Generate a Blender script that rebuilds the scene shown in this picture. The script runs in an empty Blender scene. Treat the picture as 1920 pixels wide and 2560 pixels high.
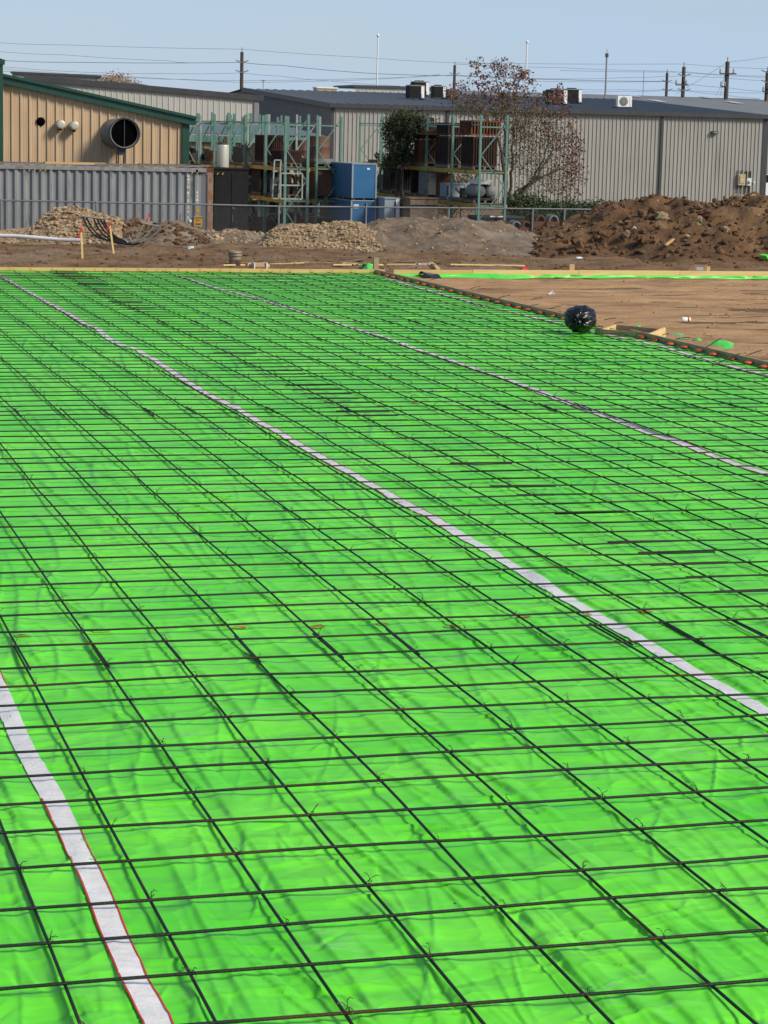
import bpy, math, random
import numpy as np
from mathutils import Vector, Matrix

# ------------------------------------------------------------------ camera, sky, sun
SC = bpy.context.scene
COL = SC.collection
F_PX, PIT, ROLL, YAW, HC = 5734.0, .16407, .02324, .27903, 3.03
W_PX, H_PX = 1920.0, 2560.0
cy_, sy_ = math.cos(YAW), math.sin(YAW)
R0 = Vector((cy_, -sy_, 0)); FH = Vector((sy_, cy_, 0))
FW = FH * math.cos(PIT) + Vector((0, 0, -math.sin(PIT)))
U0 = R0.cross(FW)
RV = R0 * math.cos(ROLL) + U0 * math.sin(ROLL)
UV = U0 * math.cos(ROLL) - R0 * math.sin(ROLL)
CAM = Vector((0, 0, HC))
cd = bpy.data.cameras.new("camera"); cam = bpy.data.objects.new("camera", cd); COL.objects.link(cam)
m = Matrix((RV, UV, -FW)).transposed().to_4x4(); m.translation = CAM
cam.matrix_world = m
cd.sensor_fit = 'VERTICAL'; cd.sensor_height = 36; cd.lens = 36 * F_PX / H_PX
cd.clip_end = 6000; cd.clip_start = .1
SC.camera = cam
SUN_AZ = Vector((0.72, -0.70, 0)).normalized(); SUN_EL = math.radians(36)
wd = bpy.data.worlds.new("World"); SC.world = wd; wd.use_nodes = True
nt = wd.node_tree; bg = nt.nodes['Background']
sk = nt.nodes.new('ShaderNodeTexSky'); sk.sky_type = 'NISHITA'; sk.sun_disc = False
sk.sun_elevation = SUN_EL; sk.sun_rotation = math.atan2(SUN_AZ.x, SUN_AZ.y)
sk.air_density = 1.0; sk.dust_density = .4; sk.ozone_density = 1.5
# thin high cloud veil over the blue
tc = nt.nodes.new('ShaderNodeTexCoord'); mp = nt.nodes.new('ShaderNodeMapping')
mp.inputs['Scale'].default_value = (1.2, 1.2, 7)
ns = nt.nodes.new('ShaderNodeTexNoise'); ns.inputs['Scale'].default_value = 3.0; ns.inputs['Detail'].default_value = 5
rp = nt.nodes.new('ShaderNodeMapRange'); rp.inputs['From Min'].default_value = .38; rp.inputs['From Max'].default_value = .72
rp.inputs['To Min'].default_value = .58; rp.inputs['To Max'].default_value = .96
mx = nt.nodes.new('ShaderNodeMixRGB'); mx.inputs['Color2'].default_value = (5.0, 6.7, 9.0, 1)
nt.links.new(tc.outputs['Generated'], mp.inputs['Vector']); nt.links.new(mp.outputs['Vector'], ns.inputs['Vector'])
nt.links.new(ns.outputs['Fac'], rp.inputs['Value'])
sz_ = nt.nodes.new('ShaderNodeSeparateXYZ'); el = nt.nodes.new('ShaderNodeMapRange'); el.inputs['From Min'].default_value = .06; el.inputs['From Max'].default_value = .45
el.inputs['To Min'].default_value = 1.; el.inputs['To Max'].default_value = .30; ml = nt.nodes.new('ShaderNodeMath'); ml.operation = 'MULTIPLY'
nt.links.new(tc.outputs['Generated'], sz_.inputs[0]); nt.links.new(sz_.outputs['Z'], el.inputs['Value'])   # the veil thins out towards the zenith
nt.links.new(el.outputs['Result'], ml.inputs[0]); nt.links.new(rp.outputs['Result'], ml.inputs[1]); nt.links.new(ml.outputs[0], mx.inputs['Fac'])
nt.links.new(sk.outputs['Color'], mx.inputs['Color1']); nt.links.new(mx.outputs['Color'], bg.inputs['Color'])
bg.inputs['Strength'].default_value = .092
sl = bpy.data.lights.new("sun", 'SUN'); so = bpy.data.objects.new("sun", sl); COL.objects.link(so)
sl.energy = 4.0; sl.angle = math.radians(15); sl.color = (1, .89, .74)
sd = SUN_AZ * math.cos(SUN_EL) + Vector((0, 0, math.sin(SUN_EL)))
so.rotation_euler = sd.to_track_quat('Z', 'Y').to_euler()
SC.view_settings.view_transform = 'Standard'; SC.view_settings.look = 'None'
SC.view_settings.exposure = 0.0; SC.view_settings.gamma = 1

# ------------------------------------------------------------------ helpers
rnd = random.Random(7)
def ray(px, py):
    return RV * ((px - W_PX / 2) / F_PX) - UV * ((py - H_PX / 2) / F_PX) + FW
def at(px, py, d):
    r = ray(px, py); return CAM + r * (d / r.dot(FH))
def gp(px, py, z=0.):
    r = ray(px, py); return CAM + r * ((z - HC) / r.z)
def hz(px):  # horizon row of the picture at column px
    return 330.5 + .02324 * (px - 960)
def colz(px, d, z):  # point at column px, distance d, height z
    p = at(px, hz(px) + (HC - z) * F_PX / d, d); p.z = z; return p
def proj(p):
    v = p - CAM; w = v.dot(FW)
    return 960 + F_PX * v.dot(RV) / w, 1280 - F_PX * v.dot(UV) / w

def hsh(ix, iy, s):
    n = (ix.astype(np.int64) * 374761393 + iy.astype(np.int64) * 668265263 + s * 1274126177) & 0x7fffffff
    n = ((n ^ (n >> 13)) * 1103515245 + 12345) & 0x7fffffff
    return ((n ^ (n >> 16)) & 0xffff) / 65535.0
def vn(x, y, s=0):
    x = np.asarray(x, float); y = np.asarray(y, float)
    ix = np.floor(x).astype(np.int64); iy = np.floor(y).astype(np.int64); fx = x - ix; fy = y - iy
    fx = fx * fx * fx * (fx * (fx * 6 - 15) + 10); fy = fy * fy * fy * (fy * (fy * 6 - 15) + 10)
    a = hsh(ix, iy, s); b = hsh(ix + 1, iy, s); c = hsh(ix, iy + 1, s); d = hsh(ix + 1, iy + 1, s)
    return (a + (b - a) * fx + (c - a) * fy + (a - b - c + d) * fx * fy) * 2 - 1
def fbm(x, y, s=0, o=4, g=.5):
    r = 0; a = 1; f = 1
    for k in range(o):
        r = r + a * vn(x * f + 17.3 * k, y * f - 9.1 * k, s + k); a *= g; f *= 2.03
    return r

def sm(t): t = np.clip(t, 0, 1); return t * t * (3 - 2 * t)

class MB:
    def __init__(s): s.v = []; s.f = []; s.sm = []
    def add(s, vs, fs, smooth=False):
        o = len(s.v); s.v.extend([tuple(p) for p in vs])
        for f in fs: s.f.append([i + o for i in f]); s.sm.append(smooth)
        return s
    def box(s, a, b, rz=0, c=None):
        x0, y0, z0 = a; x1, y1, z1 = b
        vs = [(x0,y0,z0),(x1,y0,z0),(x1,y1,z0),(x0,y1,z0),(x0,y0,z1),(x1,y0,z1),(x1,y1,z1),(x0,y1,z1)]
        if rz:
            cx, cy = c if c else ((x0+x1)/2, (y0+y1)/2); co, si = math.cos(rz), math.sin(rz)
            vs = [(cx+(x-cx)*co-(y-cy)*si, cy+(x-cx)*si+(y-cy)*co, z) for x, y, z in vs]
        return s.add(vs, [(0,3,2,1),(4,5,6,7),(0,1,5,4),(1,2,6,5),(2,3,7,6),(3,0,4,7)])
    def beam(s, p, q, w, h, up=Vector((0,0,1))):
        p = Vector(p); q = Vector(q); d = (q-p).normalized()
        if abs(d.dot(up)) > .98: up = Vector((0,1,0))
        r = d.cross(up).normalized(); u = r.cross(d); vs = []
        for e in (p, q):
            for a, b in ((-1,-1),(1,-1),(1,1),(-1,1)): vs.append(e + r*(a*w/2) + u*(b*h/2))
        return s.add(vs, [(0,3,2,1),(4,5,6,7),(0,1,5,4),(1,2,6,5),(2,3,7,6),(3,0,4,7)])
    def tube(s, pts, r, n=6, cap=True):
        pts = [Vector(p) for p in pts]; rs = r if isinstance(r, (list, tuple)) else [r]*len(pts)
        vs = []; fs = []; pr = None
        for i, p in enumerate(pts):
            d = (pts[min(i+1, len(pts)-1)] - pts[max(i-1, 0)]).normalized()
            if pr is None:
                a = Vector((0,0,1)) if abs(d.z) < .9 else Vector((1,0,0)); pr = d.cross(a).normalized()
            pr = (pr - d*pr.dot(d)).normalized(); q = d.cross(pr)
            for k in range(n):
                t = 2*math.pi*k/n; vs.append(p + pr*(rs[i]*math.cos(t)) + q*(rs[i]*math.sin(t)))
        for i in range(len(pts)-1):
            for k in range(n):
                fs.append((i*n+k, i*n+(k+1)%n, (i+1)*n+(k+1)%n, (i+1)*n+k))
        s.add(vs, fs, n > 4)
        if cap: s.add(vs[:n], [tuple(range(n))[::-1]]); s.add(vs[-n:], [tuple(range(n))])
        return s
    def lathe(s, c, prof, n=20, ax=Vector((0,0,1)), jit=0):
        ax = Vector(ax).normalized(); a = Vector((1,0,0)) if abs(ax.x) < .9 else Vector((0,1,0))
        u = ax.cross(a).normalized(); w = ax.cross(u); c = Vector(c); vs = []; fs = []
        for r, h in prof:
            for k in range(n):
                t = 2*math.pi*k/n; vs.append(c + ax*h + u*(r*math.cos(t)) + w*(r*math.sin(t)))
        for i in range(len(prof)-1):
            for k in range(n): fs.append((i*n+k, i*n+(k+1)%n, (i+1)*n+(k+1)%n, (i+1)*n+k))
        return s.add(vs, fs, True)
    def grid(s, P, smooth=True):
        P = np.asarray(P); a, b = P.shape[:2]; o = len(s.v)
        s.v.extend(map(tuple, P.reshape(-1, 3).tolist()))
        for i in range(a-1):
            for j in range(b-1):
                k = o + i*b + j; s.f.append([k, k+1, k+b+1, k+b]); s.sm.append(smooth)
        return s
    def build(s, name, mat, parent=None, origin=None):
        if parent is not None: org = Vector(parent['_o']); 
        elif origin is not None: org = Vector(origin)
        else:
            a = np.array(s.v); org = Vector(((a[:,0].min()+a[:,0].max())/2, (a[:,1].min()+a[:,1].max())/2, a[:,2].min()))
        me = bpy.data.meshes.new(name)
        me.from_pydata([(x-org.x, y-org.y, z-org.z) for x, y, z in s.v], [], s.f)
        me.polygons.foreach_set('use_smooth', s.sm); me.materials.append(mat); me.update()
        o = bpy.data.objects.new(name, me); COL.objects.link(o)
        if parent is None: o.location = org
        else: o.parent = parent
        o['_o'] = tuple(org)
        return o

def gridobj(name, X, Y, Z, mat, origin=(0,0,0)):
    a, b = X.shape; me = bpy.data.meshes.new(name)
    co = np.stack([X-origin[0], Y-origin[1], Z-origin[2]], -1).reshape(-1, 3)
    idx = np.arange(a*b).reshape(a, b); q = np.stack([idx[:-1,:-1], idx[1:,:-1], idx[1:,1:], idx[:-1,1:]], -1).reshape(-1, 4)
    me.vertices.add(len(co)); me.vertices.foreach_set('co', co.ravel().astype(np.float32))
    me.loops.add(q.size); me.loops.foreach_set('vertex_index', q.ravel().astype(np.int32))
    me.polygons.add(len(q)); me.polygons.foreach_set('loop_start', np.arange(0, q.size, 4, dtype=np.int32))
    me.polygons.foreach_set('loop_total', np.full(len(q), 4, np.int32)); me.polygons.foreach_set('use_smooth', np.ones(len(q), bool))
    me.update(calc_edges=True); me.validate(); me.materials.append(mat)
    o = bpy.data.objects.new(name, me); COL.objects.link(o); o.location = origin; o['_o'] = tuple(origin)
    return o

def thing(name, label, cat, loc, group=None):
    o = bpy.data.objects.new(name, None); COL.objects.link(o); o.location = loc; o['_o'] = tuple(loc)
    o.empty_display_size = .2; o['label'] = label; o['category'] = cat
    if group: o['group'] = group
    return o
def tag(o, label=None, cat=None, group=None, kind=None):
    if label: o['label'] = label
    if cat: o['category'] = cat
    if group: o['group'] = group
    if kind: o['kind'] = kind
    return o

def mat(name, c1, c2=None, rough=.7, metal=0, scale=4, detail=5, bump=0, bscale=None, bdist=.01, stretch=None, lo=.35, hi=.65, c3=None, s3=1.0, l3=.55, h3=.65, spec=None, coord='Object'):
    m = bpy.data.materials.new(name); m.use_nodes = True; t = m.node_tree; N = t.nodes; L = t.links
    p = N['Principled BSDF']; p.inputs['Roughness'].default_value = rough; p.inputs['Metallic'].default_value = metal
    if spec is not None: p.inputs['Specular IOR Level'].default_value = spec
    p.inputs['Base Color'].default_value = (*c1, 1)
    tc = N.new('ShaderNodeTexCoord'); mp = N.new('ShaderNodeMapping'); L.new(tc.outputs[coord], mp.inputs['Vector'])
    if stretch: mp.inputs['Scale'].default_value = stretch
    m['_'] = 1
    if c2:
        n = N.new('ShaderNodeTexNoise'); n.inputs['Scale'].default_value = scale; n.inputs['Detail'].default_value = detail; n.inputs['Roughness'].default_value = .6
        L.new(mp.outputs['Vector'], n.inputs['Vector'])
        r = N.new('ShaderNodeMapRange'); r.inputs['From Min'].default_value = lo; r.inputs['From Max'].default_value = hi; L.new(n.outputs['Fac'], r.inputs['Value'])
        x = N.new('ShaderNodeMixRGB'); x.inputs['Color1'].default_value = (*c1, 1); x.inputs['Color2'].default_value = (*c2, 1)
        L.new(r.outputs['Result'], x.inputs['Fac']); out = x.outputs['Color']
        if c3:
            n3 = N.new('ShaderNodeTexNoise'); n3.inputs['Scale'].default_value = s3; n3.inputs['Detail'].default_value = 6
            L.new(mp.outputs['Vector'], n3.inputs['Vector'])
            r3 = N.new('ShaderNodeMapRange'); r3.inputs['From Min'].default_value = l3; r3.inputs['From Max'].default_value = h3; L.new(n3.outputs['Fac'], r3.inputs['Value'])
            x3 = N.new('ShaderNodeMixRGB'); x3.inputs['Color2'].default_value = (*c3, 1); L.new(out, x3.inputs['Color1']); L.new(r3.outputs['Result'], x3.inputs['Fac']); out = x3.outputs['Color']
        L.new(out, p.inputs['Base Color'])
    if bump:
        n2 = N.new('ShaderNodeTexNoise'); n2.inputs['Scale'].default_value = bscale or scale*4; n2.inputs['Detail'].default_value = 6; n2.inputs['Roughness'].default_value = .65
        L.new(mp.outputs['Vector'], n2.inputs['Vector'])
        b = N.new('ShaderNodeBump'); b.inputs['Strength'].default_value = bump; b.inputs['Distance'].default_value = bdist
        L.new(n2.outputs['Fac'], b.inputs['Height']); L.new(b.outputs['Normal'], p.inputs['Normal'])
    return m

# ------------------------------------------------------------------ materials
M = {}
M['dirt'] = mat('dirt', (.130,.068,.027), (.235,.14,.065), .95, scale=1.1, bump=.8, bscale=9, bdist=.08, c3=(.25,.175,.11), s3=.35, l3=.5, h3=.7)
M['pad'] = mat('pad_soil', (.40,.225,.100), (.53,.33,.165), .95, scale=2.0, stretch=(.45,1.5,1), bump=1.0, bscale=11, bdist=.05, c3=(.29,.165,.080), s3=1.3, l3=.50, h3=.68)
M['mound'] = mat('clay', (.090,.044,.018), (.165,.088,.038), .95, scale=1.6, bump=.8, bscale=7, bdist=.08, c3=(.23,.135,.062), s3=.5, l3=.5, h3=.66)
M['gravel'] = mat('gravel', (.22,.15,.085), (.38,.28,.165), .95, scale=9, bump=1, bscale=12, bdist=.08, c3=(.13,.09,.06), s3=1.2, l3=.5, h3=.7)
M['berm'] = mat('grey_brown_soil', (.14,.10,.068), (.24,.18,.125), .95, scale=3.5, bump=.8, bscale=8, bdist=.08, c3=(.30,.255,.20), s3=.5, l3=.55, h3=.7)
M['clod'] = mat('clod', (.080,.040,.018), (.175,.098,.045), .95, scale=3, bump=.5)
M['stone'] = mat('stone', (.30,.21,.12), (.47,.35,.215), .9, scale=3, bump=.4)
M['lot'] = mat('lot_gravel', (.12,.10,.08), (.19,.165,.135), .95, scale=2, bump=.5)
M['wood'] = mat('form_lumber', (.54,.33,.13), (.64,.42,.19), .8, scale=2, stretch=(.6,6,9), bump=.2, c3=(.30,.19,.09), s3=1.1, l3=.60, h3=.78)
M['woodbright'] = mat('new_lumber', (.64,.46,.19), (.72,.54,.25), .75, scale=2, stretch=(.6,6,9), bump=.15, c3=(.50,.34,.14), s3=1.3, l3=.58, h3=.75)
M['wooddark'] = mat('weathered_shaded_lumber', (.30,.225,.135), (.40,.31,.19), .85, scale=3, stretch=(6,.6,9), bump=.3, c3=(.12,.085,.05), s3=2, l3=.55, h3=.75)  # dark wood, also carries the painted shade of the right-hand boards
M['orange'] = mat('orange_plastic', (.78,.13,.03), (.66,.10,.03), .45, scale=3)
M['red'] = mat('red_print', (.60,.02,.02), (.50,.03,.03), .5, scale=3)
M['ribbon'] = mat('survey_ribbon', (.70,.02,.03), (.5,.02,.03), .5, scale=9)
M['steelwire'] = mat('tie_wire', (.035,.032,.03), (.06,.04,.03), .55, .5, scale=30)
M['black'] = mat('black_paint', (.009,.010,.011), (.016,.016,.017), .7, scale=3, bump=.1, spec=.2)
M['bag'] = mat('bin_liner', (.006,.006,.007), (.010,.010,.011), .23, scale=5, bump=.35, bscale=14, bdist=.02)
M['tan'] = mat('tan_sheeting', (.48,.345,.21), (.56,.41,.26), .6, scale=1.2, stretch=(3,3,.3), c3=(.40,.28,.17), s3=1.4, l3=.52, h3=.8)
M['green'] = mat('green_trim', (.006,.050,.034), (.009,.065,.043), .45, scale=2)
M['teal'] = mat('rack_paint', (.085,.205,.175), (.13,.26,.22), .6, scale=5, c3=(.16,.12,.08), s3=6, l3=.62, h3=.7)
M['tealpale'] = mat('pale_rack_paint', (.25,.31,.27), (.32,.37,.32), .6, scale=5, c3=(.18,.13,.09), s3=6, l3=.62, h3=.7)
M['yellow'] = mat('beam_paint', (.42,.27,.03), (.50,.34,.06), .6, scale=4, c3=(.12,.08,.04), s3=3, l3=.56, h3=.7)
M['grey'] = mat('grey_sheeting', (.33,.33,.30), (.375,.375,.345), .6, scale=.8, stretch=(2,2,.3), c3=(.27,.265,.24), s3=.9, l3=.52, h3=.8)
M['greyblue'] = mat('bluegrey_shaded_sheeting', (.19,.195,.205), (.21,.215,.225), .6, scale=.8)  # on the warehouse gable this darker tone is painted shade
M['greypale'] = mat('pale_sheeting', (.42,.43,.40), (.46,.46,.43), .6, scale=.8, stretch=(2,2,.3))
M['roof'] = mat('roof_sheeting', (.175,.18,.188), (.195,.20,.208), .65, scale=.5, stretch=(1,.2,1))
M['darktrim'] = mat('dark_trim', (.035,.038,.045), (.05,.052,.06), .5, scale=2)
M['corr'] = mat('container_paint', (.185,.205,.220), (.245,.262,.272), .65, scale=1.3, stretch=(2,2,.5), bump=.2, c3=(.10,.085,.075), s3=2.6, l3=.60, h3=.75)
M['rust'] = mat('rust', (.10,.036,.016), (.20,.070,.027), .9, scale=5, bump=.3, c3=(.05,.025,.015), s3=3, l3=.5, h3=.65)
M['rustpost'] = mat('rusty_post', (.30,.24,.19), (.22,.10,.05), .85, scale=5, stretch=(2,2,.6), bump=.3)
M['darkrust'] = mat('dark_rust', (.022,.012,.009), (.055,.024,.016), .9, scale=5, bump=.3)
M['junk'] = mat('dark_scrap', (.02,.019,.019), (.06,.055,.05), .8, scale=6, bump=.4)
M['junkgrey'] = mat('grey_scrap', (.16,.165,.17), (.28,.285,.28), .7, scale=5, bump=.4)
M['pallet'] = mat('pallet_wood', (.13,.10,.075), (.21,.165,.12), .9, scale=5, bump=.3)
M['white'] = mat('white_paint', (.74,.74,.72), (.80,.80,.79), .5, scale=2)
M['offwhite'] = mat('tank_metal', (.50,.49,.42), (.60,.58,.50), .4, .3, scale=2, stretch=(4,4,.4))
M['bluebox'] = mat('blue_crate_paint', (.015,.115,.27), (.02,.14,.32), .55, scale=2, bump=.1)
M['bluetrim'] = mat('pale_crate_edge', (.22,.28,.32), (.32,.36,.38), .6, scale=4)
M['lightblue'] = mat('pale_blue_metal', (.24,.31,.38), (.29,.36,.43), .5, scale=2)
M['cardboard'] = mat('cardboard', (.46,.30,.165), (.54,.37,.21), .9, scale=2)
M['paper'] = mat('kraft_paper', (.48,.30,.17), (.55,.36,.21), .9, scale=3)
M['label'] = mat('paper_label', (.55,.62,.62), (.62,.68,.66), .8, scale=8)
M['conduit'] = mat('grey_conduit', (.21,.22,.20), (.28,.28,.26), .5, scale=4)
M['pole'] = mat('pole_wood', (.055,.042,.036), (.10,.08,.068), .9, scale=3, stretch=(3,3,.3))
M['wire'] = mat('power_cable', (.10,.12,.15), (.11,.13,.16), .6, scale=3)
M['galv'] = mat('galvanised_steel', (.20,.215,.215), (.27,.28,.28), .5, .4, scale=6)
M['fencemesh'] = mat('fence_wire', (.16,.18,.18), (.20,.22,.22), .6, .3, scale=6)
M['bark'] = mat('bark', (.085,.068,.055), (.15,.125,.10), .95, scale=6, stretch=(2,2,.5), bump=.4)
M['redleaf'] = mat('red_leaf', (.115,.048,.040), (.20,.095,.062), .6, scale=3, coord='Object')
M['brownleaf'] = mat('olive_leaf', (.095,.085,.030), (.16,.115,.055), .7, scale=2.2)
M['greenleaf'] = mat('green_leaf', (.030,.055,.018), (.065,.095,.032), .6, scale=3)
M['dkleaf'] = mat('dark_leaf', (.040,.050,.018), (.080,.090,.034), .6, scale=3)
M['tanbush'] = mat('bare_twig', (.33,.24,.17), (.42,.31,.22), .9, scale=3)
M['ductgrey'] = mat('duct_metal', (.13,.135,.125), (.19,.19,.175), .6, scale=3, bump=.2)
M['void'] = mat('opening_black', (.003,.003,.003), None, 1., spec=0.)  # flat black that paints the darkness inside openings
M['glass'] = mat('dark_glass', (.01,.012,.015), None, .1)
M['taillight'] = mat('tail_lamp', (.45,.01,.02), None, .2)
M['meter'] = mat('beige_enclosure', (.42,.36,.20), (.47,.40,.24), .5, scale=3)
M['skylight'] = mat('skylight_panel', (.55,.57,.56), (.62,.63,.62), .4, scale=1)
M['scrapgreen'] = mat('green_film', (.075,.62,.055), (.11,.72,.09), .4, scale=5, bump=.3)
M['bin'] = mat('brown_bin', (.11,.055,.036), (.16,.085,.055), .7, scale=3)
M['yellowsign'] = mat('caution_yellow', (.50,.30,.03), (.42,.24,.03), .6, scale=6)
M['bucket'] = mat('dirty_bucket', (.30,.27,.20), (.19,.14,.09), .7, scale=7, bump=.2)

# rebar steel: dark, mill scale with brown rust patches that differ bar to bar
def rebar_mat():
    m = bpy.data.materials.new('rebar_steel'); m.use_nodes = True; N = m.node_tree.nodes; L = m.node_tree.links; p = N['Principled BSDF']
    p.inputs['Roughness'].default_value = .6; p.inputs['Specular IOR Level'].default_value = .3
    tc = N.new('ShaderNodeTexCoord'); oi = N.new('ShaderNodeObjectInfo')
    a = N.new('ShaderNodeVectorMath'); a.operation = 'ADD'; cb = N.new('ShaderNodeCombineXYZ'); L.new(oi.outputs['Random'], cb.inputs['Z'])
    mu = N.new('ShaderNodeVectorMath'); mu.operation = 'SCALE'; mu.inputs['Scale'].default_value = 37; L.new(cb.outputs[0], mu.inputs[0])
    L.new(tc.outputs['Object'], a.inputs[0]); L.new(mu.outputs[0], a.inputs[1])
    n = N.new('ShaderNodeTexNoise'); n.inputs['Scale'].default_value = 1.3; n.inputs['Detail'].default_value = 5; L.new(a.outputs[0], n.inputs['Vector'])
    r = N.new('ShaderNodeMapRange'); r.inputs['From Min'].default_value = .53; r.inputs['From Max'].default_value = .68; L.new(n.outputs['Fac'], r.inputs['Value'])
    x = N.new('ShaderNodeMixRGB'); x.inputs['Color1'].default_value = (.013,.016,.015, 1); x.inputs['Color2'].default_value = (.055,.026,.014, 1)
    L.new(r.outputs['Result'], x.inputs['Fac']); L.new(x.outputs['Color'], p.inputs['Base Color'])
    w = N.new('ShaderNodeTexWave'); w.bands_direction = 'DIAGONAL'; w.inputs['Scale'].default_value = 28; L.new(tc.outputs['Object'], w.inputs['Vector'])
    b = N.new('ShaderNodeBump'); b.inputs['Strength'].default_value = .3; b.inputs['Distance'].default_value = .002; L.new(w.outputs['Fac'], b.inputs['Height']); L.new(b.outputs['Normal'], p.inputs['Normal'])
    return m
M['rebar'] = rebar_mat()

# green vapour barrier film: sheen, creases, dust scuffs, mud specks, a few orange spray marks
def film_mat():
    m = bpy.data.materials.new('green_film_sheet'); m.use_nodes = True; N = m.node_tree.nodes; L = m.node_tree.links; p = N['Principled BSDF']
    p.inputs['Roughness'].default_value = .40; p.inputs['Specular IOR Level'].default_value = .22
    tc = N.new('ShaderNodeTexCoord'); O = tc.outputs['Object']
    def noise(scale, detail, st=None, rough=.55):
        v = O
        if st:
            mp = N.new('ShaderNodeMapping'); mp.inputs['Scale'].default_value = st; L.new(O, mp.inputs['Vector']); v = mp.outputs['Vector']
        n = N.new('ShaderNodeTexNoise'); n.inputs['Scale'].default_value = scale; n.inputs['Detail'].default_value = detail; n.inputs['Roughness'].default_value = rough
        L.new(v, n.inputs['Vector']); return n.outputs['Fac']
    def mr(v, a, b, c=0., d=1.):
        r = N.new('ShaderNodeMapRange'); r.inputs['From Min'].default_value = a; r.inputs['From Max'].default_value = b
        r.inputs['To Min'].default_value = c; r.inputs['To Max'].default_value = d; L.new(v, r.inputs['Value']); return r.outputs['Result']
    def mul(a, b):
        q = N.new('ShaderNodeMath'); q.operation = 'MULTIPLY'; L.new(a, q.inputs[0])
        if isinstance(b, float): q.inputs[1].default_value = b
        else: L.new(b, q.inputs[1])
        return q.outputs[0]
    def mix(f, a, c):
        x = N.new('ShaderNodeMixRGB'); L.new(f, x.inputs['Fac'])
        if isinstance(a, tuple): x.inputs['Color1'].default_value = (*a, 1)
        else: L.new(a, x.inputs['Color1'])
        x.inputs['Color2'].default_value = (*c, 1); return x.outputs['Color']
    col = mix(mr(noise(.9, 3), .35, .65), (.100,.680,.030), (.180,.820,.045))
    scuff = mul(mr(noise(1.1, 4, (1, 1.6, 1)), .60, .70), mr(noise(9, 6, (1, 2, 1)), .5, .62))
    col = mix(mul(scuff, .55), col, (.33,.62,.30))
    mud = mul(mr(noise(.9, 3), .56, .64), mr(noise(42, 4, (1, 1.5, 1)), .655, .69))
    col = mix(mul(mud, .8), col, (.10,.09,.04))
    speck = mr(noise(26, 2), .765, .785)
    col = mix(speck, col, (.05,.10,.03))
    L.new(col, p.inputs['Base Color'])
    h = N.new('ShaderNodeMath'); h.operation = 'ADD'
    L.new(mul(noise(7, 3, (.35, 1.5, 1)), .15), h.inputs[0])
    rd = N.new('ShaderNodeMath'); rd.operation = 'SUBTRACT'; rd.inputs[1].default_value = .5; L.new(noise(3.2, 3, (1, .8, 1)), rd.inputs[0])
    ab = N.new('ShaderNodeMath'); ab.operation = 'ABSOLUTE'; L.new(rd.outputs[0], ab.inputs[0])
    vo = N.new('ShaderNodeTexVoronoi'); vo.inputs['Scale'].default_value = 2.6; wv = N.new('ShaderNodeTexNoise'); wv.inputs['Scale'].default_value = 2.0; wv.inputs['Detail'].default_value = 3
    mpv = N.new('ShaderNodeMapping'); mpv.inputs['Scale'].default_value = (.8, 1.5, 1); L.new(O, mpv.inputs['Vector'])
    vm = N.new('ShaderNodeVectorMath'); vm.operation = 'MULTIPLY_ADD'; vm.inputs[1].default_value = (1.1, 1.1, 0); L.new(O, wv.inputs['Vector']); L.new(wv.outputs['Color'], vm.inputs[0]); L.new(mpv.outputs['Vector'], vm.inputs[2]); L.new(vm.outputs[0], vo.inputs['Vector'])
    L.new(mul(vo.outputs['Distance'], 1.0), h.inputs[1])
    b = N.new('ShaderNodeBump'); b.inputs['Strength'].default_value = .9; b.inputs['Distance'].default_value = .03
    L.new(h.outputs[0], b.inputs['Height']); L.new(b.outputs['Normal'], p.inputs['Normal'])
    return m
M['film'] = film_mat()
M['tape'] = mat('white_tape', (.74,.73,.72), (.82,.81,.80), .35, scale=5, bump=.6, bscale=9, bdist=.02)

# ------------------------------------------------------------------ terrain
CELL = .4572
YB = gp(960, 687, -.07).y          # far form board
XB = gp(1780, 892, -.07).x         # right form board
def dcam(X, Y): return X * sy_ + Y * cy_
def rcam(X, Y): return X * cy_ - Y * sy_
def ground_h(X, Y):
    X = np.asarray(X, float); Y = np.asarray(Y, float)
    D = dcam(X, Y)
    z = -.16 - .06 * sm((D - 49) / 8) - .9 * sm((D - 65.5) / 7)
    out = sm((Y - YB - .1) / .5)
    pad = (1 - out) * sm((X - XB) / .3)
    rough = .055 * fbm(X * .9, Y * .9, 3, 4) + .045 * np.abs(fbm(X * 2.7, Y * 3.6, 5, 3)) + .05 * np.maximum(0, fbm(X * .35, Y * 1.3, 9, 3))
    fade = 1 - .75 * sm((D - 80) / 20)
    z = z + out * rough * fade + pad * (.03 + .035 * fbm(X * .35, Y * 1.5, 11, 4))
    # little ridge of dug soil behind the board on the left
    z = z + out * .10 * np.exp(-((Y - YB - 1.0) / .45) ** 2) * (.5 + .5 * vn(X * .9, Y, 21))
    return z
def axis(parts):
    out = []
    for a, b, st in parts: out.append(np.arange(a, b, st))
    return np.unique(np.round(np.concatenate(out), 4))
gx = axis([(-700, -100, 60), (-100, -14, 6), (-14, 4, .5), (4, 34, .11), (34, 100, 5), (100, 900, 60), (900, 901, 1)])
gy = axis([(-60, 20, 8), (20, 46, .45), (46, 68, .10), (68, 76, .3), (76, 200, 6), (200, 1500, 80), (1500, 1501, 1)])
GX, GY = np.meshgrid(gx, gy, indexing='ij')
g = gridobj('ground', GX, GY, ground_h(GX, GY) - .02 * (GX < XB) * (GY < YB), M['dirt']); tag(g, kind='structure')
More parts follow.
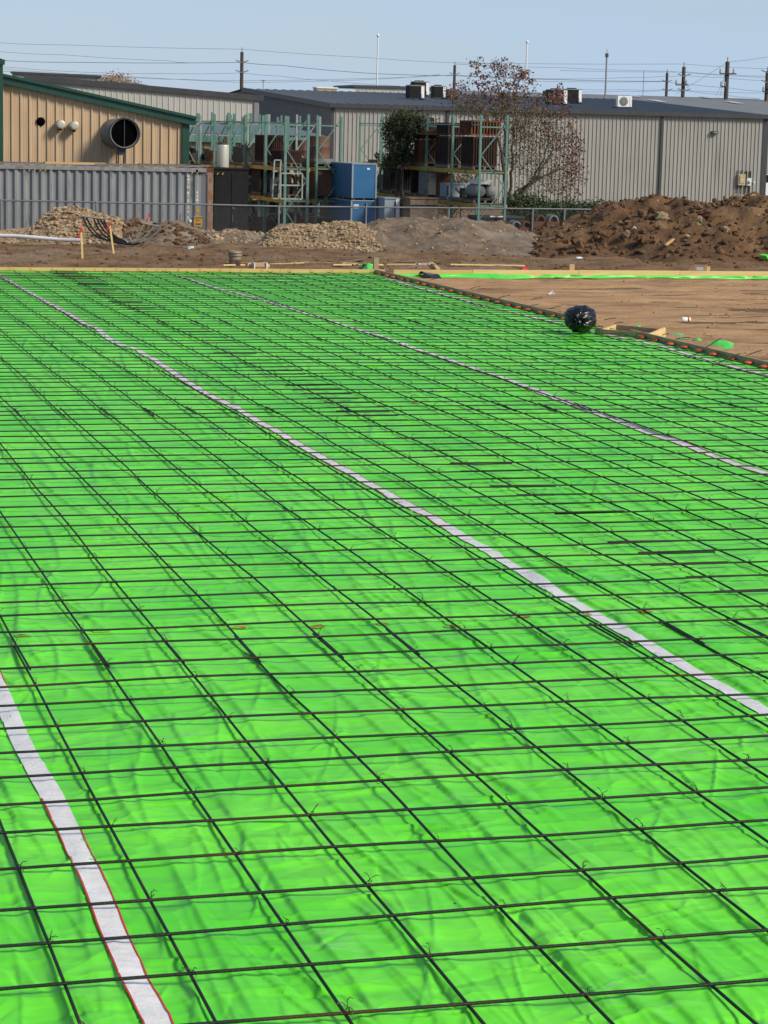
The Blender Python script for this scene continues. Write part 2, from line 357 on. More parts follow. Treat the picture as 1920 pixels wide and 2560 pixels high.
# smoother pad soil inside the right-hand form
px_ = np.arange(XB + .03, 32, .12); py_ = np.arange(22, YB - .03, .12); PX, PY = np.meshgrid(px_, py_, indexing='ij')
zz = ground_h(PX, PY) + .012 + .020 * fbm(PX * 1.1, PY * 3, 61, 4) + .01 * np.abs(vn(PX * 5, PY * 5, 62)) ** 2
pd = gridobj('soil_pad', PX, PY, zz, M['pad']); tag(pd, kind='structure')

# ------------------------------------------------------------------ green sheet
XL, YN = -6.0, 3.2
FOLDS = [(2.1, .8, .10, 1), (4.62, 1.0, .13, 2), (5.55, .9, .09, 3), (3.15, .9, .09, 4), (7.4, .9, .10, 5), (9.3, .9, .10, 6), (0.6, .8, .10, 7), (6.5, .8, .08, 8), (11.2, .8, .10, 9), (3.95, .8, .06, 10), (8.3, .7, .08, 11), (1.3, .7, .07, 12)]
_q = np.random.RandomState(4); CR = []
for k in range(4600):
    yy_ = 5.5 + 42 * _q.rand() ** 1.5; xx_ = .105*yy_ - 1 + _q.rand() * (.40*yy_ + 2); kd = _q.rand(); far = 1 + max(0, yy_ - 14) * .05
    if kd < .32: an = math.pi/2 + _q.normal(0, .16); L = _q.uniform(.35, 2.4); h = _q.uniform(.002, .0065); w_ = _q.uniform(.008, .022)
    elif kd < .80: an = _q.normal(0, .22); L = _q.uniform(.15, .9); h = _q.uniform(.002, .0055); w_ = _q.uniform(.007, .017)
    else: an = _q.uniform(0, math.pi); L = _q.uniform(.10, .6); h = _q.uniform(.002, .006); w_ = _q.uniform(.006, .018)
    CR.append((xx_, yy_, math.cos(an), math.sin(an), L * far ** .5, h * 2.6 * far ** .5 * (1 if _q.rand() < .72 else -.6), w_ * far, _q.uniform(-.06, .06) * L, _q.uniform(1.4, 3.5) if kd < .32 else _q.uniform(.45, 2.2)))
for k in range(95):
    yy_ = 6.5 + 26 * _q.rand() ** 1.3; xx_ = .105*yy_ - .6 + _q.rand() * (.40*yy_ + 1.6); L = _q.uniform(1.8, 7); an = math.pi/2 + _q.normal(0, .09)
    CR.append((xx_, yy_, math.cos(an), math.sin(an), L, _q.uniform(.010, .022), _q.uniform(.022, .036), _q.uniform(-.035, .035) * L, _q.uniform(2.2, 3.4)))
def crease(z, x, y, ya=None):
    for cx, cy2, ca, sa, L, h, w_, cv, asym in CR:
        ext = abs(sa) * L/2 + abs(ca) * 12 * w_ + abs(cv) + .02
        if ya is not None:
            i, j = np.searchsorted(ya, (cy2 - ext, cy2 + ext))
            if j - i < 1: continue
            sl_ = (slice(None), slice(i, j)); xx, yy = x[sl_], y[sl_]
            ex = abs(ca) * L/2 + abs(sa) * 12 * w_ + abs(cv) + .02; mcol = np.where((xx.min(1) < cx + ex) & (xx.max(1) > cx - ex))[0]
            if len(mcol) == 0: continue
            sl_ = (slice(mcol[0], mcol[-1] + 1), slice(i, j)); xx, yy = x[sl_], y[sl_]
        else: sl_ = Ellipsis; xx, yy = x, y
        u = ((xx - cx)*ca + (yy - cy2)*sa) / (L/2); d = -(xx - cx)*sa + (yy - cy2)*ca - cv*(1 - u*u)
        win = np.clip(1 - u*u, 0, 1) ** 1.5; dd = np.where(d > 0, d*asym, -d/asym) / w_
        z[sl_] = z[sl_] + h * win * np.exp(-dd)
    return z
def sheet_h(x, y, ya=None):
    x = np.asarray(x, float); y = np.asarray(y, float)
    z = -.039 + .003 * fbm(x * .6, y * .6, 31, 2)
    z = z + .0018 * fbm(x * 1.5, y * 7, 34, 2) + .0035 * vn(x * 1.2, y * 2.6, 36)
    z = crease(np.atleast_1d(np.array(z, float)), np.atleast_1d(x), np.atleast_1d(y), ya)
    if x.ndim == 0: z = z[0]
    # soft bulges
    z = z + .008 * np.maximum(0, fbm(x * 1.1, y * .8, 45, 2))
    # long folds running away from the viewer
    for X0, a, w, s in FOLDS:
        cx = X0 + .16 * vn(y * .22, y * 0 + s, 50 + s) + .018 * vn(y * 1.3, y * 0 + s, 70 + s)
        amp = .019 * a * np.clip(.42 + 1.0 * vn(y * .22 + 3 * s, y * 0, 90 + s), 0, 1)
        ww = w * (1 + .4 * vn(y * .6, y * 0 + s, 95 + s))
        t = (x - cx) / ww
        z = z + amp * np.where(t < 0, np.exp(-(t * ww / .012) ** 2), np.exp(-np.abs(t) ** 1.2 * .55))
    return np.where(z > -.024, -.024 + .009 * (1 - np.exp(-(z + .024) / .009)), z)
ys = [YN]
while ys[-1] < YB - .03: ys.append(ys[-1] + (.05 if ys[-1] < 6.2 else .012 + .0013 * (ys[-1] - 6.2)))
ys = np.array(ys); xl = .105 * ys - .9; xr = np.minimum(.50 * ys + .9, XB - .3)
uu = np.linspace(0, 1, 600); c1_ = XL + (xl - XL)[None] * (np.linspace(0, 1, 50)[:-1, None] ** .6); c2_ = xl[None] + (xr - xl)[None] * uu[:, None]
c3_ = xr[None] + (XB - .02 - xr)[None] * (np.linspace(0, 1, 60)[1:, None] ** 1.5)
SX = np.concatenate([c1_, c2_, c3_], 0); SY = np.broadcast_to(ys[None], SX.shape).copy()
sh = gridobj('vapor_barrier', SX, SY, sheet_h(SX, SY, ys), M['film'])
tag(sh, 'bright green plastic vapor barrier sheet spread under the rebar grid, joined with white tape', 'plastic sheet')

def ribbon(pts, w, lift, off=0., wob=.006, seed=1, gaps=None):
    """strip lying on the sheet along picture points"""
    P = [gp(x, y, -.055) for x, y in pts]; out = []
    for a, b in zip(P[:-1], P[1:]):
        n = max(2, int((b - a).length / .06))
        for k in range(n): out.append(a + (b - a) * (k / n))
    out.append(P[-1]); A = np.array([(p.x, p.y) for p in out])
    for _ in range(6): A[1:-1] = (A[:-2] + A[1:-1] * 2 + A[2:]) / 4
    T = np.gradient(A, axis=0); T /= np.linalg.norm(T, axis=1)[:, None]; Nn = np.stack([T[:, 1], -T[:, 0]], 1)
    s = np.cumsum(np.r_[0, np.linalg.norm(np.diff(A, axis=0), axis=1)])
    ctr = A + Nn * (off + wob * vn(s * 2.1, s * 0, seed))[:, None]
    ww = w * (1 + .10 * vn(s * 1.3, s * 0, seed + 3))
    cols = []
    for u in (-.5, -.17, .17, .5):
        q = ctr + Nn * (u * ww)[:, None]
        z = sheet_h(q[:, 0], q[:, 1]) + lift + .003 * vn(s * 9, s * 0 + u * 3, seed + 7)
        cols.append(np.c_[q, z])
    G = np.stack(cols, 1); mb = MB()
    if gaps is None: mb.grid(G)
    else:
        on = vn(s * .33, s * 0 + 4, seed + 11) > gaps; st = None
        for k in range(len(s)):
            if on[k] and st is None: st = k
            if (not on[k] or k == len(s) - 1) and st is not None:
                if k - st > 2: MB().grid(G[st:k]).build('red_tape_edge', M['red'], sh)
                st = None
    return mb
TAPES = [
 [(-60,1560),(-20,1700),(23,1794),(69,1898),(116,1979),(163,2072),(210,2163),(249,2253),(286,2347),(333,2456),(383,2557),(430,2660),(520,2860)],
 [(-120,640),(-50,665),(0,693),(84,740),(160,782),(202,806),(245,827),(268,848),(297,864),(342,879),(380,900),(439,940),(506,981),(591,1027),(675,1076),(880,1192),(1088,1308),(1273,1418),(1504,1557),(1736,1692),(1925,1795),(2300,2010),(3000,2410)],
 [(440,692),(468,700),(548,725),(633,746),(700,768),(868,819),(1000,862),(1273,957),(1504,1045),(1736,1128),(1925,1196),(2300,1325)],
 [(962,697),(995,708),(1215,770),(1389,810),(1500,838),(1609,859),(1699,883),(1748,898),(1801,913),(1856,927),(1911,941),(2150,995)]]
for k, t in enumerate(TAPES):
    ribbon(t, .102, .0065, seed=100 + k).build('seam_tape', M['tape'], sh)
    ribbon(t, .0075, .0085, off=.051, seed=100 + k, gaps=-.3)
    ribbon(t, .0075, .0085, off=-.051, seed=100 + k, gaps=-.1)
# orange layout paint dots sprayed on the film
SPRAY = mat('spray_paint', (.50,.10,.02), (.12,.50,.05), .8, scale=18, lo=.4, hi=.55)
for x, y in [(955,1568),(793,1576),(597,1578),(1130,1577),(1310,1552),(1470,1546),(250,1590),(55,1605),(1040,1013),(1095,1117),(1268,1203),(1370,1245),(1615,1540),(955,1018),(1160,1050)]:
    p = gp(x, y, -.055); n = 14; vs = [(p.x, p.y, float(sheet_h(p.x, p.y)) + .006)]
    for k in range(n):
        t = 2*math.pi*k/n; r = (.026 + .02*rnd.random()); qx, qy = p.x + 1.5*r*math.cos(t), p.y + r*math.sin(t)
        vs.append((qx, qy, float(sheet_h(qx, qy)) + .005))
    MB().add(vs, [(0, 1+k, 1+(k+1) % n) for k in range(n)]).build('paint_mark', SPRAY, sh)

# ------------------------------------------------------------------ rebar mat
ROWY = [866,873.9,882.3,892.5,900.4,908.8,917.9,927.5,935.3,942.6,952.2,963,974,984,997,1009,1021,1030.6,1041.4,1054,1068.4,1083,1099,1115,1133,1148,1166.7,1186,1206.5,1227.6,1251]
Y2 = [1275,1299.8,1325.6,1352,1381,1412,1442.8,1479.4,1515,1557,1592.7,1643.4,1685,1735,1789.7,1849,1906.4,1968.6,2042.9,2131,2224,2313,2422.9,2549.5]
ROWY += [y - (y - 1050) * .0062 for y in Y2]
rowsY = [gp(860, y, 0).y for y in ROWY]
while rowsY[0] < YB - .75: rowsY.insert(0, rowsY[0] + CELL + rnd.uniform(-.03, .03))
while rowsY[-1] > 5.2: rowsY.append(rowsY[-1] - CELL)
rowsY = rowsY[::-1]            # nearest first
og = gp(898.6, 1682.9, 0)
adj = {0:.0, 1:.0, -1:-.03, 2:.02, 3:.03, 4:-.02, 5:.0, 6:.0, 7:-.04, 8:.03, 9:.05}
diagX = [(i, og.x + i * CELL + adj.get(i, rnd.uniform(-.02, .02))) for i in range(-9, 40) if og.x + i * CELL < XB - .08]
XLAP = gp(1173, 1150, 0).x; Rb = .0068
def bar(pts, seed, amp=.009, name='rebar'):
    a, b = Vector(pts[0]), Vector(pts[1]); n = max(3, int((b - a).length / .30)); L = (b - a).length
    out = []
    d = (b - a).normalized(); side = Vector((-d.y, d.x, 0)); f = .45
    for k in range(n + 1):
        s = L * k / n
        out.append(a + d * s + side * (2.0 * amp * float(vn(s * f, seed * 3.7, 5))) + Vector((0, 0, amp * float(vn(s * .9, seed * 1.3, 6)))))
    return MB().tube(out, Rb, 7)
def ordw(n): return '%d%s' % (n, 'th' if 10 <= n % 100 <= 20 else {1:'st',2:'nd',3:'rd'}.get(n % 10, 'th'))
k1 = 0
for k, y in enumerate(rowsY):
    rr = random.Random(k); s1 = rr.uniform(-.022, .022); s2 = rr.uniform(-.022, .022)
    zt = Rb * .95
    lx = XLAP + rr.uniform(-.05, .05)
    seen_l = any(-700 < proj(Vector((X, y, 0)))[0] < 3300 and proj(Vector((X, y, 0)))[1] < 3300 for X in np.linspace(-5.2, lx + .3, 24))
    seen_r = any(-700 < proj(Vector((X, y, 0)))[0] < 3300 and proj(Vector((X, y, 0)))[1] < 3300 for X in np.linspace(lx - .3, XB - .1, 24))
    if seen_l:
        o = bar([(-5.4, y + s1, zt), (lx + .30, y + s1 * .2, zt)], k).build('rebar', M['rebar'])
        tag(o, 'left length of the %s crosswise rebar from the bottom edge' % ordw(k + 1), 'rebar', 'crosswise rebars over the green sheet')
    if seen_r:
        o = bar([(lx - .30, y + s1 * .2 + .016, zt + .001), (XB - .06, y + s2, zt)], k + 500).build('rebar', M['rebar'])
        tag(o, 'right length of the %s crosswise rebar from the bottom edge' % ordw(k + 1), 'rebar', 'crosswise rebars over the green sheet')
YL1 = gp(960, 1605, 0).y; YL2 = gp(270, 1028, 0).y; YL3 = YL2 + 11.4
segs = [(3.4, YL1 + .33), (YL1 - .33, YL2 + .33), (YL2 - .33, YL3 + .33), (YL3 - .33, YB - .35)]
words = ['nearest', 'second', 'third', 'farthest']
for j, (i, X) in enumerate(diagX):
    for q, (a, b) in enumerate(segs):
        if q and i > 0 and q == 3 and False: continue
        A = Vector((X + (.015 if q % 2 else 0), a, -Rb * .95)); B = Vector((X + (.015 if q % 2 else 0), b + (rnd.uniform(-.1, .25) if q == 3 else 0), -Rb * .95))
        if q == 3: B.y = min(B.y, YB - .08)
        ok = False
        for t in np.linspace(0, 1, 24):
            u, v = proj(A.lerp(B, t)); ok |= (-600 < u < 2900 and v < 2900)
        if not ok: continue
        o = bar([A, B], 900 + j * 5 + q).build('rebar', M['rebar'])
        tag(o, '%s length of the %s diagonal lengthwise rebar counted from the left' % (words[q], ordw(j + 1)), 'rebar', 'lengthwise rebars running away from the viewer')
# red-brown rusty edge bar lying just inside the far board
o = bar([gp(-30, 689, .012), gp(700, 692, .012)], 77, .01); o = o.build('rebar', M['rust']); tag(o, 'rusty red-brown rebar lying parallel to the far form board', 'rebar')

# tie wires
def tie_mesh(seed):
    r = random.Random(seed); mb = MB()
    mb.tube([(.011*math.cos(t) - .002, .011*math.sin(t)*.9, .004 + .010*math.sin(t*1.0+.4)) for t in np.linspace(0, 6.6, 12)], .0013, 4)
    tw = Vector((r.uniform(-.004,.004), r.uniform(-.004,.004), .016)); mb.tube([(0,0,.004), tw], .0020, 4)
    for s in (-1, 1):
        a = r.uniform(0, 6.28) ; l = r.uniform(.022, .040); h = r.uniform(.010, .030); cr = r.uniform(-1.5, 1.5); pts = [tw]
        for k in range(1, 6):
            t = k / 5; aa = a + cr * t; pts.append(tw + Vector((l*t*math.cos(aa), l*t*math.sin(aa), h*math.sin(t*r.uniform(1.2, 2.4)))))
        mb.tube(pts, .0014, 4)
    return mb
tmes = [tie_mesh(s) for s in range(7)]
tobj = [None] * 7; pts = []; outer = []
for k, y in enumerate(rowsY):
    for (i, X) in diagX:
        if (i + k) % 2 == 0 or rnd.random() < .08:
            u, v = proj(Vector((X, y, .01)))
            if -15 < u < 1935 and v < 2575: pts.append((y, X))
            elif -600 < u < 2900 and v < 2900: outer.append((y, X))
pts.sort(); pts += outer; rest = MB()
for n, (y, X) in enumerate(pts):
    z = Rb * 1.2
    if n < 290:
        q = rnd.randrange(7)
        if tobj[q] is None:
            o = tmes[q].build('tie_wire', M['steelwire'], origin=(0, 0, 0)); tobj[q] = o
        else:
            o = tobj[q].copy(); COL.objects.link(o)
        o.location = (X, y, z); o.rotation_euler = (0, 0, rnd.uniform(0, 6.28)); s = rnd.uniform(.75, 1.25); o.scale = (s, s, s)
        tag(o, 'twisted wire tie with curled ends where two rebars cross', 'wire tie', 'wire ties at rebar crossings')
    else:
        b = tmes[rnd.randrange(7)]; rest.add([(X + p[0]*1.3, y + p[1]*1.3, z + p[2]*1.3) for p in b.v], b.f)
if rest.v: tag(rest.build('tie_wires', M['steelwire']), 'small wire ties all over the farther half of the rebar grid', 'wire ties', kind='stuff')

# ------------------------------------------------------------------ form boards
BT, BZ0, BZ1 = .038, -.10, .045
def xat(px, yv=None): return None
def boardx(px0, px1, m, label, group, dy=0., z0=BZ0, z1=BZ1, marks=True):
    a = gp(px0, 684 + dy, -.02); b = gp(px1, 684 + dy, -.02); x0, x1 = a.x, b.x
    # columns on the plane y=YB
    def xcol(px):
        r = ray(px, 684); t = (YB - CAM.y) / r.y; return (CAM + r * t).x
    x0, x1 = xcol(px0), xcol(px1)
    o = MB().box((x0 + .004, YB, z0), (x1 - .004, YB + BT, z1)).build('form_board', m)
    tag(o, label, 'form board', group)
    if marks:
        x = x0 + .2
        while x < x1 - .05:
            w = rnd.uniform(.04, .08); mb = MB(); h0 = z0 + .05 + rnd.uniform(0, .01)
            mb.add([(x, YB - .003, h0), (x + w, YB - .003, h0 + .005), (x + w*.9, YB - .003, z1 - .005), (x + .004, YB - .003, z1 - .008)], [(0, 1, 2, 3)])
            mb.build('paint_mark', M['sprayo'], o); x += CELL
    return o
M['sprayo'] = mat('orange_spray', (.62,.22,.07), (.56,.30,.13), .85, scale=14, lo=.35, hi=.6)
boardx(-60, 367, M['wood'], 'long form board at the far left edge of the green sheet', 'form boards')
boardx(367, 700, M['wood'], 'form board right of the dark joint, in the middle of the far edge', 'form boards')
boardx(700, 963, M['wood'], 'form board along the far edge running up to the corner post', 'form boards')
boardx(984, 1182, M['wood'], 'form board just right of the corner post behind the dark plastic', 'form boards', marks=False)
boardx(1182, 1447, M['woodbright'], 'pale form board left of the short stake behind the soil pad', 'form boards', z1=.055, marks=False)
boardx(1447, 1700, M['woodbright'], 'bright pale form board right of the short stake, under the cardboard box', 'form boards', z1=.06, marks=False)
boardx(1700, 1990, M['woodbright'], 'bright pale form board running out of the picture on the right', 'form boards', z1=.058, marks=False)
# right-hand boards run towards the viewer, their shade put into darker lumber
bo = [gp(1487, 838, -.10), gp(1611, 846, -.10)]
yA = gp(1545, 826, -.1).y; yBx = gp(1611, 846, -.1).y
yy = YB - .002; n = 0
lens = [4.2, 4.2]
edges = [YB - .004, YB - 4.6, YB - 9.0, yA, ]
names = ['dark inner form board beginning at the corner post', 'dark form board in the middle of the right edge', 'dark form board ending behind the black bag']
for q in range(3):
    o = MB().box((XB, edges[q+1] + .004, BZ0), (XB + BT, edges[q] - .004, BZ1)).build('form_board', M['wooddark']); tag(o, names[q] + ' of the green sheet', 'form board', 'form boards')
o = MB().box((XB, yBx - 4.9, BZ0), (XB + BT, yBx - .004, BZ1)).build('form_board', M['wooddark']); tag(o, 'dark form board with orange discs nearest the right edge of the photo', 'form board', 'form boards')
o = MB().box((XB, yBx - 9.9, BZ0), (XB + BT, yBx - 4.91, BZ1)).build('form_board', M['wooddark']); tag(o, 'dark form board cut off by the right edge of the photo', 'form board', 'form boards')
# box-out frame in the edge
def vplane(a, b, z0a, z1a, z0b, z1b, th=.036):
    a = Vector((a.x, a.y, 0)); b = Vector((b.x, b.y, 0)); d = (b - a).normalized(); n_ = Vector((-d.y, d.x, 0)) * th
    vs = [a, b, b + n_, a + n_]; zs0 = [z0a, z0b, z0b, z0a]; zs1 = [z1a, z1b, z1b, z1a]
    return MB().add([(v.x, v.y, z) for v, z in zip(vs, zs0)] + [(v.x, v.y, z) for v, z in zip(vs, zs1)], [(0,3,2,1),(4,5,6,7),(0,1,5,4),(1,2,6,5),(2,3,7,6),(3,0,4,7)])
ba = gp(1487, 822, .05); bb = gp(1611, 831, .05); bc = gp(1664, 822, .05); bd = gp(1541, 812, .05)
bx = thing('box_out_form', 'low wooden box form jutting into the sheet edge right of the black bag', 'form box', (ba.x, ba.y, -.1))
vplane(ba, bb, -.04, .05, -.04, .05).build('side_board', M['wooddark'], bx)
vplane(Vector((ba.x+.01, ba.y-.03, 0)), Vector((bb.x-.05, bb.y-.03, 0)), -.13, -.045, -.13, -.045).build('base_board', M['wooddark'], bx)
vplane(bd, bc, -.10, .05, -.10, .04).build('side_board', M['wooddark'], bx)
vplane(ba + (bd-ba)*.1, bd, -.10, .0, -.10, .055).build('end_board', M['woodbright'], bx)
vplane(bb + (bc-bb)*.12, bc, -.12, .0, -.12, .075).build('end_board', M['woodbright'], bx)
mid = (ba + bb + bc + bd) / 4
ddx = np.linspace(0, 1, 14); G = []
for u in ddx:
    row = []
    for v in ddx:
        p = (ba.lerp(bb, u)).lerp(bd.lerp(bc, u), .06 + .88 * v); row.append((p.x, p.y, -.05 + .03 * float(fbm(p.x*6, p.y*6, 5, 2))))
    G.append(row)
MB().grid(np.array(G)).build('soil_fill', M['pad'], bx)

# orange pocket discs along the right board
ds = thing('anchor_disc', 'x', 'anchor disc', (0, 0, 0)); bpy.data.objects.remove(ds)
def disc(y, lab, grp='orange anchor discs on the right form board'):
    t = thing('anchor_disc', lab, 'anchor disc', (XB - .04, y, -.01), grp)
    MB().lathe((XB - .075, y, -.028), [(.0, 0), (.055, .0), (.066, .010), (.064, .022), (.045, .032), (.02, .036), (0, .036)], 14).build('disc', M['orange'], t)
    MB().tube([(XB - .06, y, -.01), (XB - .002, y, -.005)], .014, 6).build('nozzle', M['orange'], t)
    MB().tube([(XB - .075, y + .005, .0), (XB - .075, y + .005, .035)], .006, 5).build('pin', M['ribbon'], t)
yk = YB - .55; n = 0
while yk > yBx - 5.6:
    if not (yBx - .12 < yk < yA + 1.3):
        n += 1; disc(yk + rnd.uniform(-.04, .04), '%s orange anchor disc along the dark right board counted from the corner post' % ordw(n))
    yk -= .58 * rnd.uniform(.86, 1.14)
# short rods standing out over the right board
n = 0
for x, y, x2, y2 in [(1510,800,1540,795),(1536,809,1558,806),(1075,700,1102,695),(1176,722,1200,716),(1246,745,1275,738),(1315,768,1345,761),(1375,771,1402,766),(1330,748,1356,744),
                     (1690,848,1725,843),(1767,868,1802,846),(1870,888,1905,876),(1655,838,1672,834),(1780,915,1850,884),(1720,893,1760,880)]:
    a = gp(x, y, .055); b = gp(x2, y2, .085); n += 1
    o = MB().tube([a, a.lerp(b, .5) + Vector((0, 0, .008)), b], .0065, 6).build('rebar_stub', M['rebar'])
    tag(o, 'short dark rebar stub poking over the right board, %s from the corner end' % ordw(n), 'rebar stub', 'rebar stubs over the right board')

# ------------------------------------------------------------------ soil heaps
def heap(name, label, cat, sil, d0, front, back, m, seed, rough=.12, step=.14, base=-.6):
    """sil: (px, py) crest silhouette seen at distance d0"""
    cs = sorted((rcam(*at(x, y, d0)[:2]), at(x, y, d0).z) for x, y in sil)
    rr = np.array([c[0] for c in cs]); zz = np.array([c[1] for c in cs])
    R = np.arange(rr[0], rr[-1], step); Dd = np.arange(-front * 1.3, back, step); A, B = np.meshgrid(R, Dd, indexing='ij')
    crest = np.interp(A + .12 * vn(A * 2, B * 2, seed), rr, zz)
    gx_, gy_ = A * cy_ + (d0 + B) * sy_, -A * sy_ + (d0 + B) * cy_
    g0 = ground_h(gx_, gy_)
    fr = front * (1 + .18 * vn(A * .5, B * 0, seed + 1))
    t = np.where(B < 0, 1 + B / fr, 1 - B / back); t = np.clip(t, -.2, 1)
    prof = np.where(t > 0, np.sin(np.clip(t, 0, 1) * math.pi / 2) ** 1.15, t * .8)
    z = g0 + (crest - g0) * prof
    z = z - .05 * np.clip(t, 0, 1); h = np.clip(crest - g0, 0, 2)
    z = z + rough * np.clip(h, .15, 1.2) * (fbm(A * 1.3, B * 1.5, seed + 2, 4) * .55 + .5 * np.abs(fbm(A * 3.1, B * 3.1, seed + 5, 3)) - .25) * np.where(t > .9, .35, 1) * sm(t * 3.5)
    edge = np.minimum(1, np.minimum(A - R[0], R[-1] - A) / .5)
    z = g0 - .08 + (z - g0 + .08) * sm(edge)
    z = np.where(t <= 0, g0 - .15, z)
    o = gridobj(name, gx_, gy_, z, m, (float(gx_.mean()), float(gy_.mean()), float(g0.mean())))
    tag(o, label, cat); return o, (A, B, z, gx_, gy_, t)
def rock(mb, c, r, seed, fl=.7):
    q = random.Random(seed); a, b = 5, 7; vs = []; fs = []
    sx, s_y, sz = r * q.uniform(.8, 1.3), r * q.uniform(.8, 1.2), r * fl * q.uniform(.7, 1.1); rz = q.uniform(0, 3.1)
    vs.append((0, 0, -sz))
    for i in range(1, a - 1):
        ph = math.pi * i / (a - 1)
        for k in range(b):
            t = 2 * math.pi * k / b + i * .4; j = q.uniform(.62, 1.2)
            vs.append((sx*j*math.sin(ph)*math.cos(t), s_y*j*math.sin(ph)*math.sin(t), -sz*j*math.cos(ph)))
    vs.append((0, 0, sz)); L = len(vs) - 1
    for k in range(b): fs.append((0, 1+(k+1)%b, 1+k)); fs.append((L, L-b+k, L-b+(k+1)%b))
    for i in range(a - 3):
        for k in range(b): p = 1 + i*b; fs.append((p+k, p+(k+1)%b, p+b+(k+1)%b, p+b+k))
    co, si = math.cos(rz), math.sin(rz); tl = q.uniform(-.9, .9); ct_, st_ = math.cos(tl), math.sin(tl)
    vs = [(x, y*ct_ - z*st_, y*st_ + z*ct_) for x, y, z in vs]
    mb.add([(c[0]+x*co-y*si, c[1]+x*si+y*co, c[2]+z) for x, y, z in vs], fs)
def scatter(info, n, rmin, rmax, m, name, label, seed, tmin=.05, tmax=1., parent=None, pw=2.2):
    A, B, z, X, Y, t = info; q = np.random.RandomState(seed); mb = MB(); c = 0; k = 0
    while c < n and k < n * 8:
        k += 1; i = q.randint(2, A.shape[0]-2); j = q.randint(1, A.shape[1]-1)
        if not (tmin < t[i, j] <= tmax) or B[i, j] > .3: continue
        r = rmin + (rmax - rmin) * q.rand() ** pw
        rock(mb, (X[i, j] + q.uniform(-.07, .07), Y[i, j] + q.uniform(-.07, .07), z[i, j] + r * .15), r, seed * 1000 + k); c += 1
    o = mb.build(name, m); tag(o, label, 'soil clods' if 'clod' in name else 'stones', kind='stuff'); return o

mound, mi = heap('dirt_mound', 'large reddish brown mound of dug clay on the right in front of the grey building', 'dirt mound',
    [(1290,600),(1334,583),(1401,561),(1449,542),(1487,523),(1532,507),(1580,499),(1625,492),(1692,497),(1722,507),(1767,503),(1812,499),(1850,497),(1883,490),(1920,492),(1990,486),(2080,500),(2160,560)], 67, 5.2, 6, M['mound'], 201, .26)
scatter(mi, 2600, .012, .13, M['clod'], 'clods', 'brown clay clods covering the large mound on the right', 11, pw=4.5)
scatter(mi, 50, .04, .11, M['stone'], 'pale_stones', 'pale stones caught in the large clay mound', 12, .15, .95)
gpile, gi = heap('gravel_pile', 'pale tan rubble pile in front of the left end of the container', 'gravel pile',
    [(-60,590),(25,573),(88,570),(116,551),(141,523),(182,518),(219,524),(266,539),(298,548),(330,570),(360,600)], 66.5, 3.6, 3.5, M['gravel'], 202, .22)
scatter(gi, 2600, .015, .075, M['stone'], 'rubble_stones', 'tan rubble stones on the pile left of the curved conduits', 13, pw=1.5)
h2, i2 = heap('dirt_mound', 'dark brown soil heap behind the curved grey conduits', 'dirt mound',
    [(270,600),(298,552),(329,542),(354,550),(375,560),(407,551),(439,557),(470,570),(520,585),(560,610)], 67, 3.2, 3.5, M['berm'], 203, .3)
scatter(i2, 500, .015, .10, M['clod'], 'clods', 'dark clods on the heap behind the curved conduits', 14)
h3, i3 = heap('soil_berm', 'low rubble berm in front of the black cabinet', 'soil berm',
    [(420,600),(468,570),(495,578),(534,578),(579,571),(620,578),(662,581),(700,577),(760,600)], 68, 2.6, 3, M['berm'], 204, .35)
scatter(i3, 420, .015, .09, M['stone'], 'rubble_stones', 'tan stones on the low berm in front of the black cabinet', 15)
h4, i4 = heap('gravel_pile', 'pale gravel pile below the blue crates', 'gravel pile',
    [(640,600),(681,570),(731,559),(800,559),(842,550),(880,550),(905,556),(940,575),(985,610)], 66.5, 3.4, 3.2, M['gravel'], 205, .2)
scatter(i4, 2000, .015, .07, M['stone'], 'rubble_stones', 'pale stones on the gravel pile below the blue crates', 16, pw=1.5)
h5, i5 = heap('soil_berm', 'long grey brown soil berm in front of the right rack', 'soil berm',
    [(860,590),(909,558),(945,548),(1021,545),(1096,543),(1141,541),(1171,543),(1202,553),(1262,566),(1307,575),(1340,582),(1400,600),(1450,620)], 67.5, 4.2, 3.5, M['berm'], 206, .25)
scatter(i5, 260, .012, .06, M['stone'], 'rubble_stones', 'greyish stones scattered on the long berm before the rack', 17)
# loose clods over the rough ground behind the far board
mb = MB(); q = random.Random(5)
for k in range(1700):
    u = q.uniform(-30, 1950); v = 668 - 75 * q.random() ** 1.3
    p = gp(u, v, -.16); 
    if p.y < YB + .25: continue
    z = float(ground_h(p.x, p.y)); rock(mb, (p.x, p.y, z), .012 + .085 * q.random() ** 4, k, .6)
tag(mb.build('soil_clods', M['clod']), 'loose brown clods strewn over the rough ground behind the far board', 'soil clods', kind='stuff')
mb = MB()
for k in range(1500):
    p = gp(q.uniform(980, 1950), q.uniform(700, 900), -.12)
    if p.x < XB + .2 or p.y > YB - .2: continue
    rock(mb, (p.x, p.y, float(ground_h(p.x, p.y)) + .015), .005 + .032 * q.random() ** 5, k + 9000, .6)
tag(mb.build('soil_crumbs', M['pad']), 'small crumbs of soil lying on the smooth brown pad', 'soil crumbs', kind='stuff')

